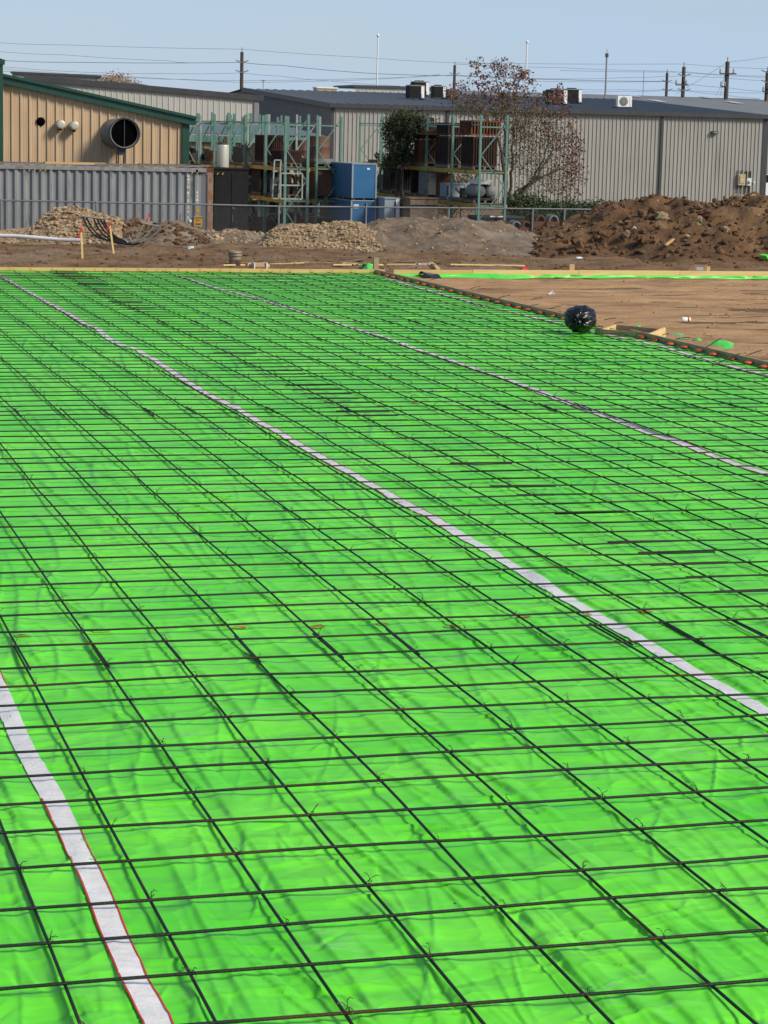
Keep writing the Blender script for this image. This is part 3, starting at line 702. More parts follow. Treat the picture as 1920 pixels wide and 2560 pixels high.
# ------------------------------------------------------------------ buildings
LOT = -1.1
def ribwall(mb, a, b, z0, za, zb, pitch=.305, rh=.03, rw=.05, n=None):
    """ribbed sheet wall between plan points a and b, outward side on the right of a->b"""
    a = Vector((a[0], a[1], 0)); b = Vector((b[0], b[1], 0)); L = (b - a).length; d = (b - a) / L; o = Vector((d.y, -d.x, 0))
    pts = []; s = 0
    while s < L - rw:
        pts += [(s, 0), (s + .004, rh), (s + rw, rh), (s + rw + .012, 0)]
        if pitch > .2: pts += [(s + pitch*.40, 0), (s + pitch*.42, .006), (s + pitch*.47, .006), (s + pitch*.49, 0), (s + pitch*.68, 0), (s + pitch*.70, .006), (s + pitch*.75, .006), (s + pitch*.77, 0)]
        s += pitch
    pts = [p for p in pts if p[0] < L] + [(L, 0)]; vs = []; fs = []
    for s, h in pts:
        p = a + d * s + o * h; zt = za + (zb - za) * s / L; vs += [(p.x, p.y, z0), (p.x, p.y, zt)]
    for k in range(len(pts) - 1): fs.append((2*k, 2*k+2, 2*k+3, 2*k+1))
    return mb.add(vs, fs)
def quad(mb, *p): return mb.add(p, [tuple(range(len(p)))])

# --- long grey building with low gable roof
C = at(830, 262, 140); E_ = C.z; RX = 24.5; rise = at(612, 224, 163.6).z - E_
def xon(px, Y):  # world x of the plane y=Y at picture column px
    r = ray(px, 300); t = (Y - CAM.y) / r.y; return (CAM + r * t).x
XR = xon(1914, C.y); Xc = C.x
b1 = thing('warehouse', 'long grey warehouse with dark blue-grey low pitched roof behind the racks and the tree', 'warehouse', (Xc, C.y, LOT))
w = MB(); ribwall(w, (Xc, C.y), (XR, C.y), LOT, E_ - .02, E_ - .02, .262, .05, .045); w.build('front_wall', M['grey'], b1)
w = MB(); ribwall(w, (Xc, C.y + 2*RX), (Xc, C.y + RX), LOT, E_, E_ + rise, .262); ribwall(w, (Xc, C.y + RX), (Xc, C.y), LOT, E_ + rise, E_ - .02, .262); w.build('gable_wall', M['greyblue'], b1)  # gable darker than the front wall, its shade put into the colour
w = MB(); ribwall(w, (XR, C.y), (XR, C.y + 2*RX), LOT, E_, E_, .262); w.build('side_wall', M['grey'], b1)
w = MB(); ov = .25
for x0, x1 in ((Xc - ov, XR + ov),):
    n = int((x1 - x0) / .6)
    for k in range(n):
        xa, xb = x0 + (x1-x0)*k/n, x0 + (x1-x0)*(k+1)/n
        for ya, za, yb, zb in ((C.y - .25, E_ + .02, C.y + RX, E_ + rise + .05), (C.y + RX, E_ + rise + .05, C.y + 2*RX, E_ + .02)):
            quad(w, (xa, ya, za), (xb - .06, ya, za), (xb - .06, yb, zb), (xa, yb, zb))
            quad(w, (xb - .06, ya, za), (xb - .03, ya, za + .05), (xb - .03, yb, zb + .05), (xb - .06, yb, zb))
            quad(w, (xb - .03, ya, za + .05), (xb, ya, za), (xb, yb, zb), (xb - .03, yb, zb + .05))
w.build('roof', M['roof'], b1)
MB().box((Xc - ov, C.y - .30, E_ - .16), (XR + ov, C.y - .252, E_ + .10)).box((Xc - ov, C.y - .252, E_ - .16), (XR + ov, C.y - .04, E_ - .12)).build('gutter', M['darktrim'], b1)
MB().beam((Xc - .2, C.y - .2, E_ - .03), (Xc - .2, C.y + RX, E_ + rise), .12, .30).build('rake_trim', M['darktrim'], b1)
MB().box((Xc - .06, C.y - .06, LOT), (Xc + .14, C.y + .10, E_ - .12)).build('corner_trim', M['darktrim'], b1)
MB().box((XR - .14, C.y - .06, LOT), (XR + .22, C.y + .10, E_ - .12)).build('corner_trim', M['darktrim'], b1)
for px in (1118, 1655):
    x = xon(px, C.y); MB().box((x - .085, C.y - .14, LOT), (x + .085, C.y - .034, E_ - .16)).build('downspout', M['darktrim'], b1)
# wall lamp
x = xon(1786, C.y); z = at(1786, 330, 141).z
t = thing('wall_light', 'small dark wall light high on the right part of the grey warehouse wall', 'wall light', (x, C.y, z))
MB().box((x - .20, C.y - .26, z - .10), (x + .20, C.y - .035, z + .08)).build('housing', M['darktrim'], t)
MB().box((x - .13, C.y - .285, z - .07), (x + .15, C.y - .262, z + .04)).build('lens', M['junkgrey'], t)
# electric boxes
def wallbox(px0, py0, px1, py1, m, name, label, cat, dep=.22):
    Y = C.y - .04; x0, x1 = xon(px0, Y), xon(px1, Y); d = dcam(x0, Y); z1, z0 = at(px0, py0, d).z, at(px0, py1, d).z
    t = thing(name, label, cat, ((x0+x1)/2, Y, z0)); MB().box((x0, Y - dep, z0), (x1, Y, z1)).build('case', m, t); return t, x0, x1, z0, z1, Y
t, x0, x1, z0, z1, Y = wallbox(1850, 435, 1867, 463, M['meter'], 'breaker_box', 'beige electric panel box mounted on the warehouse wall near its right corner', 'electric box')
MB().box((x0 + .07, Y - .26, z0 + .12), (x1 - .06, Y - .223, z1 - .08)).build('door', M['meter'], t)
MB().box(((x0+x1)/2 - .04, Y - .27, (z0+z1)/2 - .04), ((x0+x1)/2 + .04, Y - .262, (z0+z1)/2 + .04)).build('label', M['white'], t)
for px in (1851, 1861):
    x = xon(px, Y); MB().tube([(x, Y - .05, z1), (x, Y - .05, z1 + .25)], .035, 8).build('conduit', M['black'], t); MB().tube([(x - .03, Y - .05, z0), (x - .03, Y - .05, z0 - .50)], .035, 8).build('conduit', M['black'], t)
t, x0, x1, z0, z1, Y = wallbox(1873, 445, 1884, 464, M['label'], 'electric_meter', 'small pale grey electric meter beside the beige panel box', 'electric meter', .14)
MB().lathe(((x0+x1)/2, Y - .14, (z0+z1)/2), [(.10, 0), (.10, .08), (.07, .12), (0, .13)], 14, (0, -1, 0)).build('dial', M['label'], t)
for px, l in ((1872, .44), (1882, .44)):
    x = xon(px, Y); MB().tube([(x, Y - .05, z1 - .02), (x, Y - .05, z1 + l)], .035, 8).build('conduit', M['black'], t); MB().tube([(x - .03, Y - .05, z0), (x - .03, Y - .05, z0 - .48)], .035, 8).build('conduit', M['black'], t)
x = xon(1892, Y); z = at(1892, 459, 143).z; tag(MB().box((x - .05, Y - .12, z - .06), (x + .03, Y, z + .06)).build('outlet_box', M['white']), 'tiny white outlet box right of the electric meter', 'outlet box')

# --- rear building with skylights
Yb = 185.; xb0, xb1 = xon(1200, Yb), xon(2300, Yb); zr = at(1500, 236, dcam(xon(1500, Yb + 34), Yb + 34)).z; ze = zr - 2.6
b2 = thing('warehouse', 'rear warehouse with white skylight strips in its grey roof, seen over the right end', 'warehouse', (xb0, Yb, LOT))
w = MB(); ribwall(w, (xb0, Yb), (xb1, Yb), LOT, ze, ze); ribwall(w, (xb0, Yb + 34), (xb0, Yb), LOT, zr, ze); w.build('wall', M['grey'], b2)
w = MB(); quad(w, (xb0 - .2, Yb - .2, ze + .03), (xb1, Yb - .2, ze + .03), (xb1, Yb + 34, zr), (xb0 - .2, Yb + 34, zr)); quad(w, (xb0 - .2, Yb + 34, zr), (xb1, Yb + 34, zr), (xb1, Yb + 66, ze), (xb0 - .2, Yb + 66, ze)); w.build('roof', M['roof'], b2)
for (ax, ay, bx_, by) in ((1575, 240, 1600, 243), (1625, 250, 1662, 256), (1745, 242, 1785, 247), (1815, 254, 1856, 260), (1905, 244, 1925, 247)):
    def onr(px, py):
        r = ray(px, py); # plane through eave and ridge
        n_ = Vector((0, -(zr - ze), 34.2)).normalized(); p0 = Vector((xb0, Yb - .2, ze + .03)); tt = (p0 - CAM).dot(n_) / r.dot(n_); return CAM + r * tt
    a = onr(ax, ay); b = onr(bx_, by)
    if b.y > a.y: a, b = b, a
    y0, y1 = min(a.y, b.y), max(a.y, b.y); x_ = (a.x + b.x) / 2; sl_ = (zr - ze) / 34.2
    f = lambda y: ze + .03 + (y - Yb + .2) * sl_ + .05
    w = MB(); quad(w, (x_ - .45, y0, f(y0)), (x_ + .45, y0, f(y0)), (x_ + .45, y1, f(y1)), (x_ - .45, y1, f(y1))); w.build('skylight', M['skylight'], b2)

# --- pale grey building behind the tan one (gable end towards us)
def xz(px, py, Y):
    r = ray(px, py); t = (Y - CAM.y) / r.y; p = CAM + r * t; return p.x, p.z
Y3 = 122.
(xa, za), (xb, zb) = xz(-60, 168, Y3), xz(651, 247, Y3)
x3a, z3a = xz(330, 209, Y3)
xl, zl = xz(-60, 184, Y3)
b3 = thing('warehouse', 'pale grey ribbed warehouse with dark roof edge sloping down behind the tan building', 'warehouse', (xb, Y3, LOT))
w = MB(); xm, zm = xz(60, 196, Y3); ribwall(w, (xl, Y3), (xm, Y3), LOT, zm - .4, zm); ribwall(w, (xm, Y3), (xb - .15, Y3), LOT, zm, zb); w.build('front_wall', M['greypale'], b3)
w = MB(); ribwall(w, (xb - .1, Y3), (xb - .1, Y3 + 14), LOT, zb, zb); w.build('side_wall', M['greypale'], b3)
w = MB(); quad(w, (xm, Y3, zm + .04), (xb + .15, Y3, zb + .02), (xb + .15, Y3 + 14, zb + .02), (xm, Y3 + 14, zm + .04)); w.build('roof', M['roof'], b3)
MB().beam((xm, Y3 - .08, zm + .05), (xb + .15, Y3 - .08, zb + .02), .2, .30).build('rake_trim', M['darktrim'], b3)
MB().box((xb - .35, Y3 - .09, LOT), (xb - .10, Y3 + .10, zb - .1)).build('corner_trim', M['greyblue'], b3)
# small roof block further back
Y4 = 150.
(xa, za), (xb4, zb4) = xz(30, 183, Y4), xz(249, 193, Y4)
b4 = thing('warehouse', 'far pale grey building top with dark cap peeking over the tan roof at the left', 'warehouse', (xb4, Y4, LOT))
w = MB(); ribwall(w, (xa, Y4), (xb4, Y4), LOT, za, zb4, .4, .04, .06); w.build('front_wall', M['greypale'], b4)
MB().beam((xa - .1, Y4 - .1, za + .05), (xb4 + .1, Y4 - .1, zb4 + .05), .2, .14).build('roof_cap', M['darktrim'], b4)
MB().box((xb4 - .2, Y4 - .1, LOT), (xb4 + .05, Y4 + 9, zb4)).build('side_wall', M['greyblue'], b4)
(x5, z5), (x6, z6) = xz(248, 209, Y4 - 6), xz(369, 215, Y4 - 6)
b5 = thing('warehouse', 'thin sliver of pale roof right of the far building top at the left', 'warehouse', (x6, Y4 - 6, LOT))
MB().box((x5, Y4 - 6, LOT), (x6, Y4 - 1, z6)).build('wall', M['greypale'], b5)
w = MB(); quad(w, (x5 - .1, Y4 - 6.1, z5 + .05), (x6 + .1, Y4 - 6.1, z6 + .05), (x6 + .1, Y4 - 1, z6 + .25), (x5 - .1, Y4 - 1, z5 + .25)); w.build('roof', M['darktrim'], b5)
# monitor roof behind the big roof
Y6 = 178.
(x7, z7), (x8, z8) = xz(887, 216, Y6), xz(1082, 221, Y6)
b6 = thing('warehouse', 'low pale ribbed roof block with dark cap peeking over the long warehouse ridge', 'warehouse', (x7, Y6, LOT))
w = MB(); ribwall(w, (x7, Y6), (x8, Y6), LOT, z7 - .1, z8 - .1, .33, .03, .05); w.build('wall', M['greypale'], b6)
MB().box((x7 - .2, Y6 - .15, z7 - .08), (x8, Y6 + 6, z7 + .12)).build('roof_cap', M['darktrim'], b6)

# --- tan building with green trim
YT = at(300, 330, 79.5).y
xT0, zT0 = xz(5, 196, YT); xT1, zT1 = xz(471, 303, YT); _, zTb = xz(455, 299, YT)
tb = thing('metal_building', 'tan ribbed metal building with dark green trim and a round fan duct, behind the container', 'metal building', (xT0, YT, LOT))
w = MB(); ribwall(w, (xT0, YT), (xT1 - .1, YT), LOT, zT0, zT1 + .02, .30, .045, .055); w.build('front_wall', M['tan'], tb)
w = MB(); ribwall(w, (xT1 - .05, YT), (xT1 - .05, YT + 9), LOT, zT1, zT1, .30); w.build('side_wall', M['tan'], tb)
w = MB(); quad(w, (xT0, YT - .25, zT0 + .12), (xT1 + .2, YT - .25, zT1 + .12), (xT1 + .2, YT + 9, zT1 + .12), (xT0, YT + 9, zT0 + .12)); w.build('roof', M['greyblue'], tb)
MB().beam((xT0, YT - .12, zT0 - .02), (xT1 + .2, YT - .12, zT1 - .0), .22, .30).beam((xT0, YT - .27, zT0 + .11), (xT1 + .24, YT - .27, zT1 + .12), .08, .09).build('rake_trim', M['green'], tb)
MB().box((xT1 - .22, YT - .10, LOT), (xT1 + .02, YT + .1, zT1)).build('corner_trim', M['green'], tb)
xg, zg = xz(6, 148, YT - .4); w = MB(); w.box((xg - 1.2, YT - .55, LOT), (xg, YT - .2, zg - .1)); w.box((xg - 1.3, YT - .6, zg - .18), (xg + .06, YT - .15, zg - .04)); w.add([(xg - 1.3, YT - .6, zg - .04), (xg + .1, YT - .6, zg - .04), (xg - .4, YT - .4, zg + .14), (xg - 1.3, YT - .4, zg + .14), (xg + .1, YT - .1, zg - .04), (xg - 1.3, YT - .1, zg - .04)], [(0, 1, 2, 3), (1, 4, 2), (4, 5, 3, 2)])
w.build('side_column', M['green'], tb)
# hole, two small vents, fan duct
x, z = xz(102, 304, YT - .05)
MB().lathe((x, YT - .048, z), [(.15, 0), (.15, .006), (0, .007)], 20, (0, -1, 0)).build('vent_hole', M['void'], tb)  # flat disc, the dark inside of the hole is its colour
for px, py in ((153, 311), (187, 314)):
    x, z = xz(px, py, YT - .4)
    v = MB().lathe((x, YT - .02, z), [(.15, 0), (.15, .36), (.145, .38), (.12, .40), (0, .385)], 20, (0, -1, 0)).build('wall_vent', M['offwhite'], tb)
    MB().box((x - .03, YT - .36, z - .21), (x + .04, YT - .05, z - .15)).build('vent_drip', M['black'], tb)
x, z = xz(311, 333, YT - .9); x2, z2 = x - .20, z - .02
t = thing('exhaust_fan', 'large round grey exhaust fan duct with dark opening sticking out of the tan wall', 'exhaust fan', (x, YT, z))
n = 28; w = MB(); prof = []
ring = lambda cx, cz, y, r: [(cx + r*math.cos(2*math.pi*k/n), y, cz + r*math.sin(2*math.pi*k/n)) for k in range(n)]
vs = ring(x2, z2, YT, .50) + ring(x, z, YT - .95, .50) + ring(x, z, YT - .95, .465) + ring(x - .05, z, YT - .55, .46); fs = []
for q_ in range(3):
    for k in range(n): fs.append((q_*n+k, q_*n+(k+1) % n, (q_+1)*n+(k+1) % n, (q_+1)*n+k))
w.add(vs, fs, True); w.build('duct', M['ductgrey'], t)
w = MB(); w.add(ring(x - .01, z, YT - .84, .462), [tuple(range(n))]); w.build('dark_disc', M['void'], t)  # black disc added near the mouth to paint the duct's dark inside
MB().box((x - .012, YT - .90, z - .44), (x + .012, YT - .845, z + .44)).build('damper_blade', M['darktrim'], t)
MB().lathe((x, YT - .94, z), [(.50, 0), (.53, .0), (.53, .05), (.50, .05)], 28, (0, -1, 0)).build('rim', M['darktrim'], t)
MB().box((x - .18, YT - .85, z - .74), (x + .06, YT - .55, z - .47)).build('motor', M['darktrim'], t)
for dx in (-.16, .02): MB().tube([(x + dx, YT - .7, z - .72), (x + dx + .05, YT - .3, z - 1.1), (x + dx + .1, YT - .06, z - 1.35)], .02, 6).build('cable', M['black'], t)

# --- low tan shed behind the racks
YS = at(640, 340, 97).y; (xs0, zs), (xs1, _) = xz(440, 335, YS), xz(806, 346, YS)
ts = thing('metal_building', 'low tan metal building with green gutter and pale corrugated roof behind the left racks', 'metal building', (xs0, YS, LOT))
w = MB(); ribwall(w, (xs0, YS), (xs1, YS), LOT, zs - .2, zs - .2, .30, .04, .05); ribwall(w, (xs1, YS), (xs1, YS + 10), LOT, zs - .2, zs - .2, .3); w.build('wall', M['tan'], ts)
MB().box((xs0 - .1, YS - .22, zs - .30), (xs1 + .12, YS - .05, zs - .02)).box((xs1 - .05, YS - .12, LOT), (xs1 + .1, YS - .02, zs - .3)).build('gutter', M['teal'], ts)
w = MB(); n = 52
for k in range(n):
    a, b = xs0 + (xs1 - xs0 + .1) * k / n, xs0 + (xs1 - xs0 + .1) * (k + 1) / n; c = (a + b) / 2
    quad(w, (a, YS - .25, zs), (c, YS - .25, zs + .07), (c, YS + 9, zs + .55), (a, YS + 9, zs + .5)); quad(w, (c, YS - .25, zs + .07), (b, YS - .25, zs), (b, YS + 9, zs + .5), (c, YS + 9, zs + .55))
w.build('roof', M['greypale'], ts)

# ------------------------------------------------------------------ rooftop units
def roof_at(px, L):
    Y = C.y + L; return xon(px, Y), Y, E_ + .05 + rise * L / RX
def acunit(px0, px1, L, h, label, kind=0, dep=None):
    x0, Y, z = roof_at(px0, L); x1, _, _ = roof_at(px1, L); w_ = x1 - x0; dep = dep or w_
    t = thing('ac_unit', label, 'air conditioner', ((x0+x1)/2, Y, z), 'air conditioning units on the warehouse roof')
    MB().box((x0 - .05, Y - .05, z), (x0 + .05, Y + dep, z + .10)).box((x1 - .05, Y - .05, z), (x1 + .05, Y + dep, z + .10)).build('base_rail', M['darktrim'], t)
    if kind == 0:
        zb = z + .10; cw = w_ * .22
        MB().box((x0, Y, zb), (x1 - cw, Y + dep, zb + h)).build('coil', M['black'], t)
        MB().box((x1 - cw + .003, Y - .01, zb), (x1, Y + dep, zb + h)).build('corner_panel', M['white'], t)
        MB().box((x0 - .02, Y - .02, zb + h + .002), (x1 + .02, Y + dep, zb + h + .06)).build('top_cover', M['junkgrey'], t)
        MB().lathe((x0 + w_*.45, Y + dep/2, zb + h + .06), [(.33*w_, 0), (.33*w_, .05), (.30*w_, .07), (0, .07)], 18).build('fan_grille', M['black'], t)
        MB().box((x1 - cw*.85, Y - .05, zb + .06), (x1 - cw*.25, Y - .012, zb + .30)).build('service_box', M['white'], t)
    elif kind == 1:
        zb = z + .10
        MB().box((x0, Y, zb), (x1, Y + .35, zb + h)).build('case', M['white'], t)
        MB().lathe((x0 + w_*.42, Y - .004, zb + h/2), [(.30*w_, 0), (.30*w_, .02), (.27*w_, .03), (.0, .025)], 24, (0, -1, 0)).build('fan_grille', M['junkgrey'], t)
        for r_ in (.08, .15, .22):
            MB().tube([(x0 + w_*.42 + r_*w_*math.cos(a), Y - .035, zb + h/2 + r_*w_*math.sin(a)) for a in np.linspace(0, 6.283, 20)], .008, 4, False).build('guard_ring', M['darktrim'], t)
        MB().box((x0 + w_*.85, Y - .02, zb + .04), (x1 - .02, Y - .002, zb + h*.9)).build('side_panel', M['white'], t)
    else:
        MB().box((x0, Y, z + .1), (x1, Y + dep, z + .1 + h)).build('case', M['bin'] if kind == 2 else M['junkgrey'], t)
        for k in range(5): MB().box((x0 + .05, Y - .02, z + .18 + k*h*.16), (x1 - .05, Y - .003, z + .21 + k*h*.16)).build('louver', M['junk'], t)
acunit(1023, 1059, 12, .78, 'front black and white air conditioner of the pair left of the tree')
acunit(1035, 1071, 19, .85, 'black and white air conditioner behind the pair, left of the tree')
acunit(1084, 1112, 15, .70, 'small dark air conditioner left of the brown box on the roof')
acunit(1120, 1142, 13, .62, 'brown louvred rooftop box beside the short pole at the tree edge', 2)
acunit(1376, 1416, 9, .85, 'black and white air conditioner half hidden by the red leaved tree')
acunit(1418, 1452, 12.5, .82, 'black and white air conditioner right of the tree top')
acunit(1365, 1395, 16, .62, 'brown rooftop box hidden behind the half covered air conditioner', 2)
acunit(1543, 1578, 6, .70, 'white split air conditioner with one round fan alone on the roof', 1)
# tan crate on the roof at the left
Yq = 168.; (xq0, zq1), (xq1, _) = xz(793, 217, Yq), xz(843, 218, Yq); _, zq0 = xz(793, 240, Yq)
t = thing('roof_vent', 'tan box with white cap on the warehouse roof at the left', 'roof vent', ((xq0+xq1)/2, Yq, zq0))
w = MB(); ribwall(w, (xq0, Yq), (xq1, Yq), zq0, zq1 - .1, zq1 - .1, .13, .02, .03); w.box((xq0, Yq + .02, zq0), (xq1, Yq + 1.2, zq1 - .1)); w.build('case', M['tan'], t)
MB().box((xq0 - .05, Yq - .08, zq1 - .098), (xq1 + .05, Yq + 1.3, zq1)).build('cap', M['white'], t)

# ------------------------------------------------------------------ poles and wires
def pole(px, py_top, py_bot, d, r, m, name, label, cat, lean=0., arms=(), ball=False, braces=(), pin=True):
    top = at(px, py_top, d); base = Vector((top.x, top.y, LOT)); 
    t = thing(name, label, cat, base)
    MB().tube([base, top], [r * 1.25, r], 10).build('shaft', m, t)
    if ball: MB().lathe(top, [(0, -.02), (.10, .0), (.14, .10), (.10, .2), (0, .24)], 12).build('ball_finial', M['white'], t)
    if name == 'utility_pole' and pin: MB().tube([top, top + Vector((0, 0, .45))], .05, 6).build('top_insulator', M['junkgrey'], t)
    for ax0, ax1, ay in arms:
        a = at(ax0, ay, d - .3); b = at(ax1, ay + .6, d - .3); MB().beam(a, b, .12, .12).build('crossarm', M['pole'], t)
        for e in (a.lerp(b, .03), a.lerp(b, .82)): MB().lathe(e, [(.06, 0), (.10, .12), (.06, .25), (.09, .33), (.04, .5), (0, .52)], 8).build('insulator', M['junkgrey'], t)
    for by in braces:
        c = at(px, by, d - .2)
        MB().beam(c + R0 * -.65 + Vector((0, 0, .25)), c, .10, .10).beam(c, c + R0 * .65 + Vector((0, 0, .25)), .10, .10).build('insulator_bracket', M['junkgrey'], t)
    return t
D_ = 235.
pole(605, 130, 238, D_, .17, M['pole'], 'utility_pole', 'wooden utility pole standing behind the pale grey building at the left', 'utility pole', braces=(157, 182))
pole(1137, 163, 225, 290, .17, M['pole'], 'utility_pole', 'dark utility pole whose top shows just left of the tree crown', 'utility pole', braces=(187,))
pole(1668, 182, 238, 300, .17, M['pole'], 'utility_pole', 'shorter utility pole left of the crossarm pole at the right', 'utility pole', braces=(205, 227))
pole(1710, 167, 238, D_, .18, M['pole'], 'utility_pole', 'utility pole with low crossarm, second from the left at the right side', 'utility pole', arms=((1689, 1721, 212),), braces=(191, 228))
pole(1819, 154, 240, D_, .21, M['pole'], 'utility_pole', 'thick utility pole with high crossarm and guy wires', 'utility pole', arms=((1799, 1841, 184), (1802, 1815, 216)))
pole(1919, 178, 242, D_, .19, M['pole'], 'utility_pole', 'utility pole cut by the right edge of the photo', 'utility pole', arms=((1907, 1925, 229),), braces=(182, 207))
pole(945, 92, 215, 190, .055, M['white'], 'flagpole', 'slender white flagpole with ball top, left of the tree', 'flagpole', ball=True)
pole(1318, 108, 240, 190, .06, M['white'], 'flagpole', 'slender white flagpole rising beside the tree crown', 'flagpole', ball=True)
t = pole(1517, 140, 235, 200, .07, M['conduit'], 'antenna_mast', 'grey antenna mast with thin whip on top', 'antenna')
p = at(1517, 140, 200); MB().tube([p, p + Vector((0, 0, .55))], .03, 6).build('whip', M['conduit'], t); MB().box((p.x - .12, p.y - .1, p.z - .1), (p.x + .12, p.y + .1, p.z + .22)).build('head', M['darktrim'], t)
pole(1610, 176, 238, 260, .035, M['conduit'], 'antenna_mast', 'very thin pale mast left of the shorter utility pole', 'antenna')
t = pole(658, 202, 225, 300, .05, M['conduit'], 'street_light', 'thin street light with flat double head behind the left roof', 'street light')
a = at(652, 201, 300); b = at(663, 201.5, 300); MB().beam(a, b, .3, .1).build('lamp_head', M['conduit'], t)
WIRES = [
 ([(-60,104),(0,107),(160,112),(605,123)], 'topmost power line at the far left'), ([(605,123),(920,144),(1136,157),(1708,160)], 'topmost power line in the middle of the sky'),
 ([(1710,160),(1920,172),(2100,180)], 'topmost power line at the right'), ([(1136,160),(1400,169),(1668,178),(1920,194)], 'second power line from the top at the right'),
 ([(-60,126),(0,129),(160,137),(420,152),(480,157)], 'second power line from the top at the far left'),
 ([(-60,150),(0,151),(200,156),(605,156)], 'dark power line level with the left pole bracket'), ([(605,156),(700,163),(920,183),(1136,189),(1400,199),(1668,203)], 'dark power line descending from the left pole bracket'),
 ([(-60,163),(0,166),(200,180),(420,184),(605,182)], 'power line reaching the lower bracket of the left pole'), ([(605,182),(700,190),(820,202),(1000,215)], 'power line falling from the lower bracket of the left pole'),
 ([(-60,168),(0,171),(120,180),(300,192),(480,199),(605,201),(920,196),(1136,187)], 'power line rising to the pole beside the tree'),
 ([(-60,184),(0,178),(240,186),(605,206),(920,199),(1100,186)], 'lowest long power line crossing the left pole'),
 ([(1136,187),(1250,192),(1400,197),(1560,194),(1668,190),(1708,188)], 'power line sagging between the tree and the right poles'),
 ([(1710,188),(1800,193),(1920,202),(2100,210)], 'power line right of the low crossarm pole'),
 ([(1340,203),(1668,204),(1712,209),(1819,219),(1920,230)], 'power line crossing the low crossarm'),
 ([(1400,222),(1560,224),(1668,224),(1710,226),(1920,233)], 'lower power line just above the right roofs'),
 ([(1400,229),(1560,228),(1668,226),(1710,226),(1800,236),(1900,246)], 'lowest power line dipping behind the right roofs'),
 ([(1400,176),(1720,180),(1819,186),(1920,190)], 'faint power line behind the high crossarm'),
 ([(1690,235),(1819,155),(1920,142)], 'faint power line rising to the thick pole'),
 ([(1800,240),(1812,186)], 'steep guy wire at the foot of the thick pole'), ([(1790,240),(1808,200)], 'left steep guy wire beside the thick pole')]
for k, (pts_, lab) in enumerate(WIRES):
    P = [at(x, y, D_ + (k % 3)) for x, y in pts_]; out = []
    for a, b in zip(P[:-1], P[1:]):
        for j in range(6): out.append(a.lerp(b, j / 6) - Vector((0, 0, .06 * math.sin(math.pi * j / 6))))
    out.append(P[-1]); tag(MB().tube(out, .024 if 'dark' in lab else .015, 4).build('power_line', M['wire']), lab, 'power line', 'power lines in the sky')

# ------------------------------------------------------------------ container, cabinet, tank
def letters(txt, x, y, z, size, m, parent, name='lettering', stack=True, align='CENTER'):
    zz = z
    for ch in (txt if stack else [txt]):
        if ch == ' ': zz -= size * .62; continue
        cu = bpy.data.curves.new('t', 'FONT'); cu.body = ch; cu.size = size; cu.align_x = align; cu.offset = size * .035
        ob = bpy.data.objects.new('t', cu); COL.objects.link(ob); dg = bpy.context.evaluated_depsgraph_get()
        me = bpy.data.meshes.new_from_object(ob.evaluated_get(dg)); bpy.data.objects.remove(ob); bpy.data.curves.remove(cu)
        me.materials.clear(); me.materials.append(m)
        o = bpy.data.objects.new(name, me); COL.objects.link(o); o.parent = parent; q_ = Vector(parent['_o'])
        o.location = Vector((x, y, zz)) - q_; o.rotation_euler = (math.pi / 2, 0, 0); zz -= size * 1.03
YC = at(525, 480, 75.5).y; xc1, zc1 = xz(533, 421, YC); _, zc0 = xz(533, 640, YC); zc1 = zc1; zc0 = zc1 - 2.9; xc0 = xc1 - 12.19
ct = thing('shipping_container', 'weathered blue-grey shipping container with white numbers and rusty right corner post', 'container', (xc1, YC, zc0))
w = MB(); pts = []; s = xc0 + .2; pit = .278
while s < xc1 - .55:
    pts += [(s, 0), (s + .07, 0), (s + .14, .07), (s + .21, .07)]; s += pit
pts.append((xc1 - .2, 0)); vs = []
for x, h in pts: vs += [(x, YC + h, zc0 + .16), (x, YC + h, zc1 - .12)]
w.add(vs, [(2*k, 2*k+2, 2*k+3, 2*k+1) for k in range(len(pts) - 1)]); w.build('side_panel', M['corr'], ct)
MB().box((xc1 - .05, YC + .05, zc0 + .1), (xc1 - .02, YC + 2.35, zc1 - .05)).build('end_panel', M['corr'], ct)
w = MB()
n = 60
for k in range(n):
    a, b = xc0 + (xc1 - xc0) * k / n, xc0 + (xc1 - xc0) * (k + 1) / n; h = .02 * (k % 2); quad(w, (a, YC + .03, zc1 + .004 + h), (b, YC + .03, zc1 + .004 + .02 - h), (b, YC + 2.4, zc1 + .03 - h), (a, YC + 2.4, zc1 + .01 + h))
w.build('roof', M['junkgrey'], ct)
MB().box((xc0, YC - .03, zc1 - .13), (xc1 - .15, YC + .04, zc1)).build('top_rail', M['junkgrey'], ct)
MB().box((xc0, YC - .03, zc0), (xc1 - .15, YC + .04, zc0 + .16)).build('bottom_rail', M['corr'], ct)
MB().box((xc1 - .19, YC - .035, zc0), (xc1, YC + .15, zc1 - .02)).build('corner_post', M['rustpost'], ct)
for z in (zc0, zc1 - .12): MB().box((xc1 - .20, YC - .045, z), (xc1 + .01, YC + .16, z + .13)).build('corner_casting', M['rust'], ct)
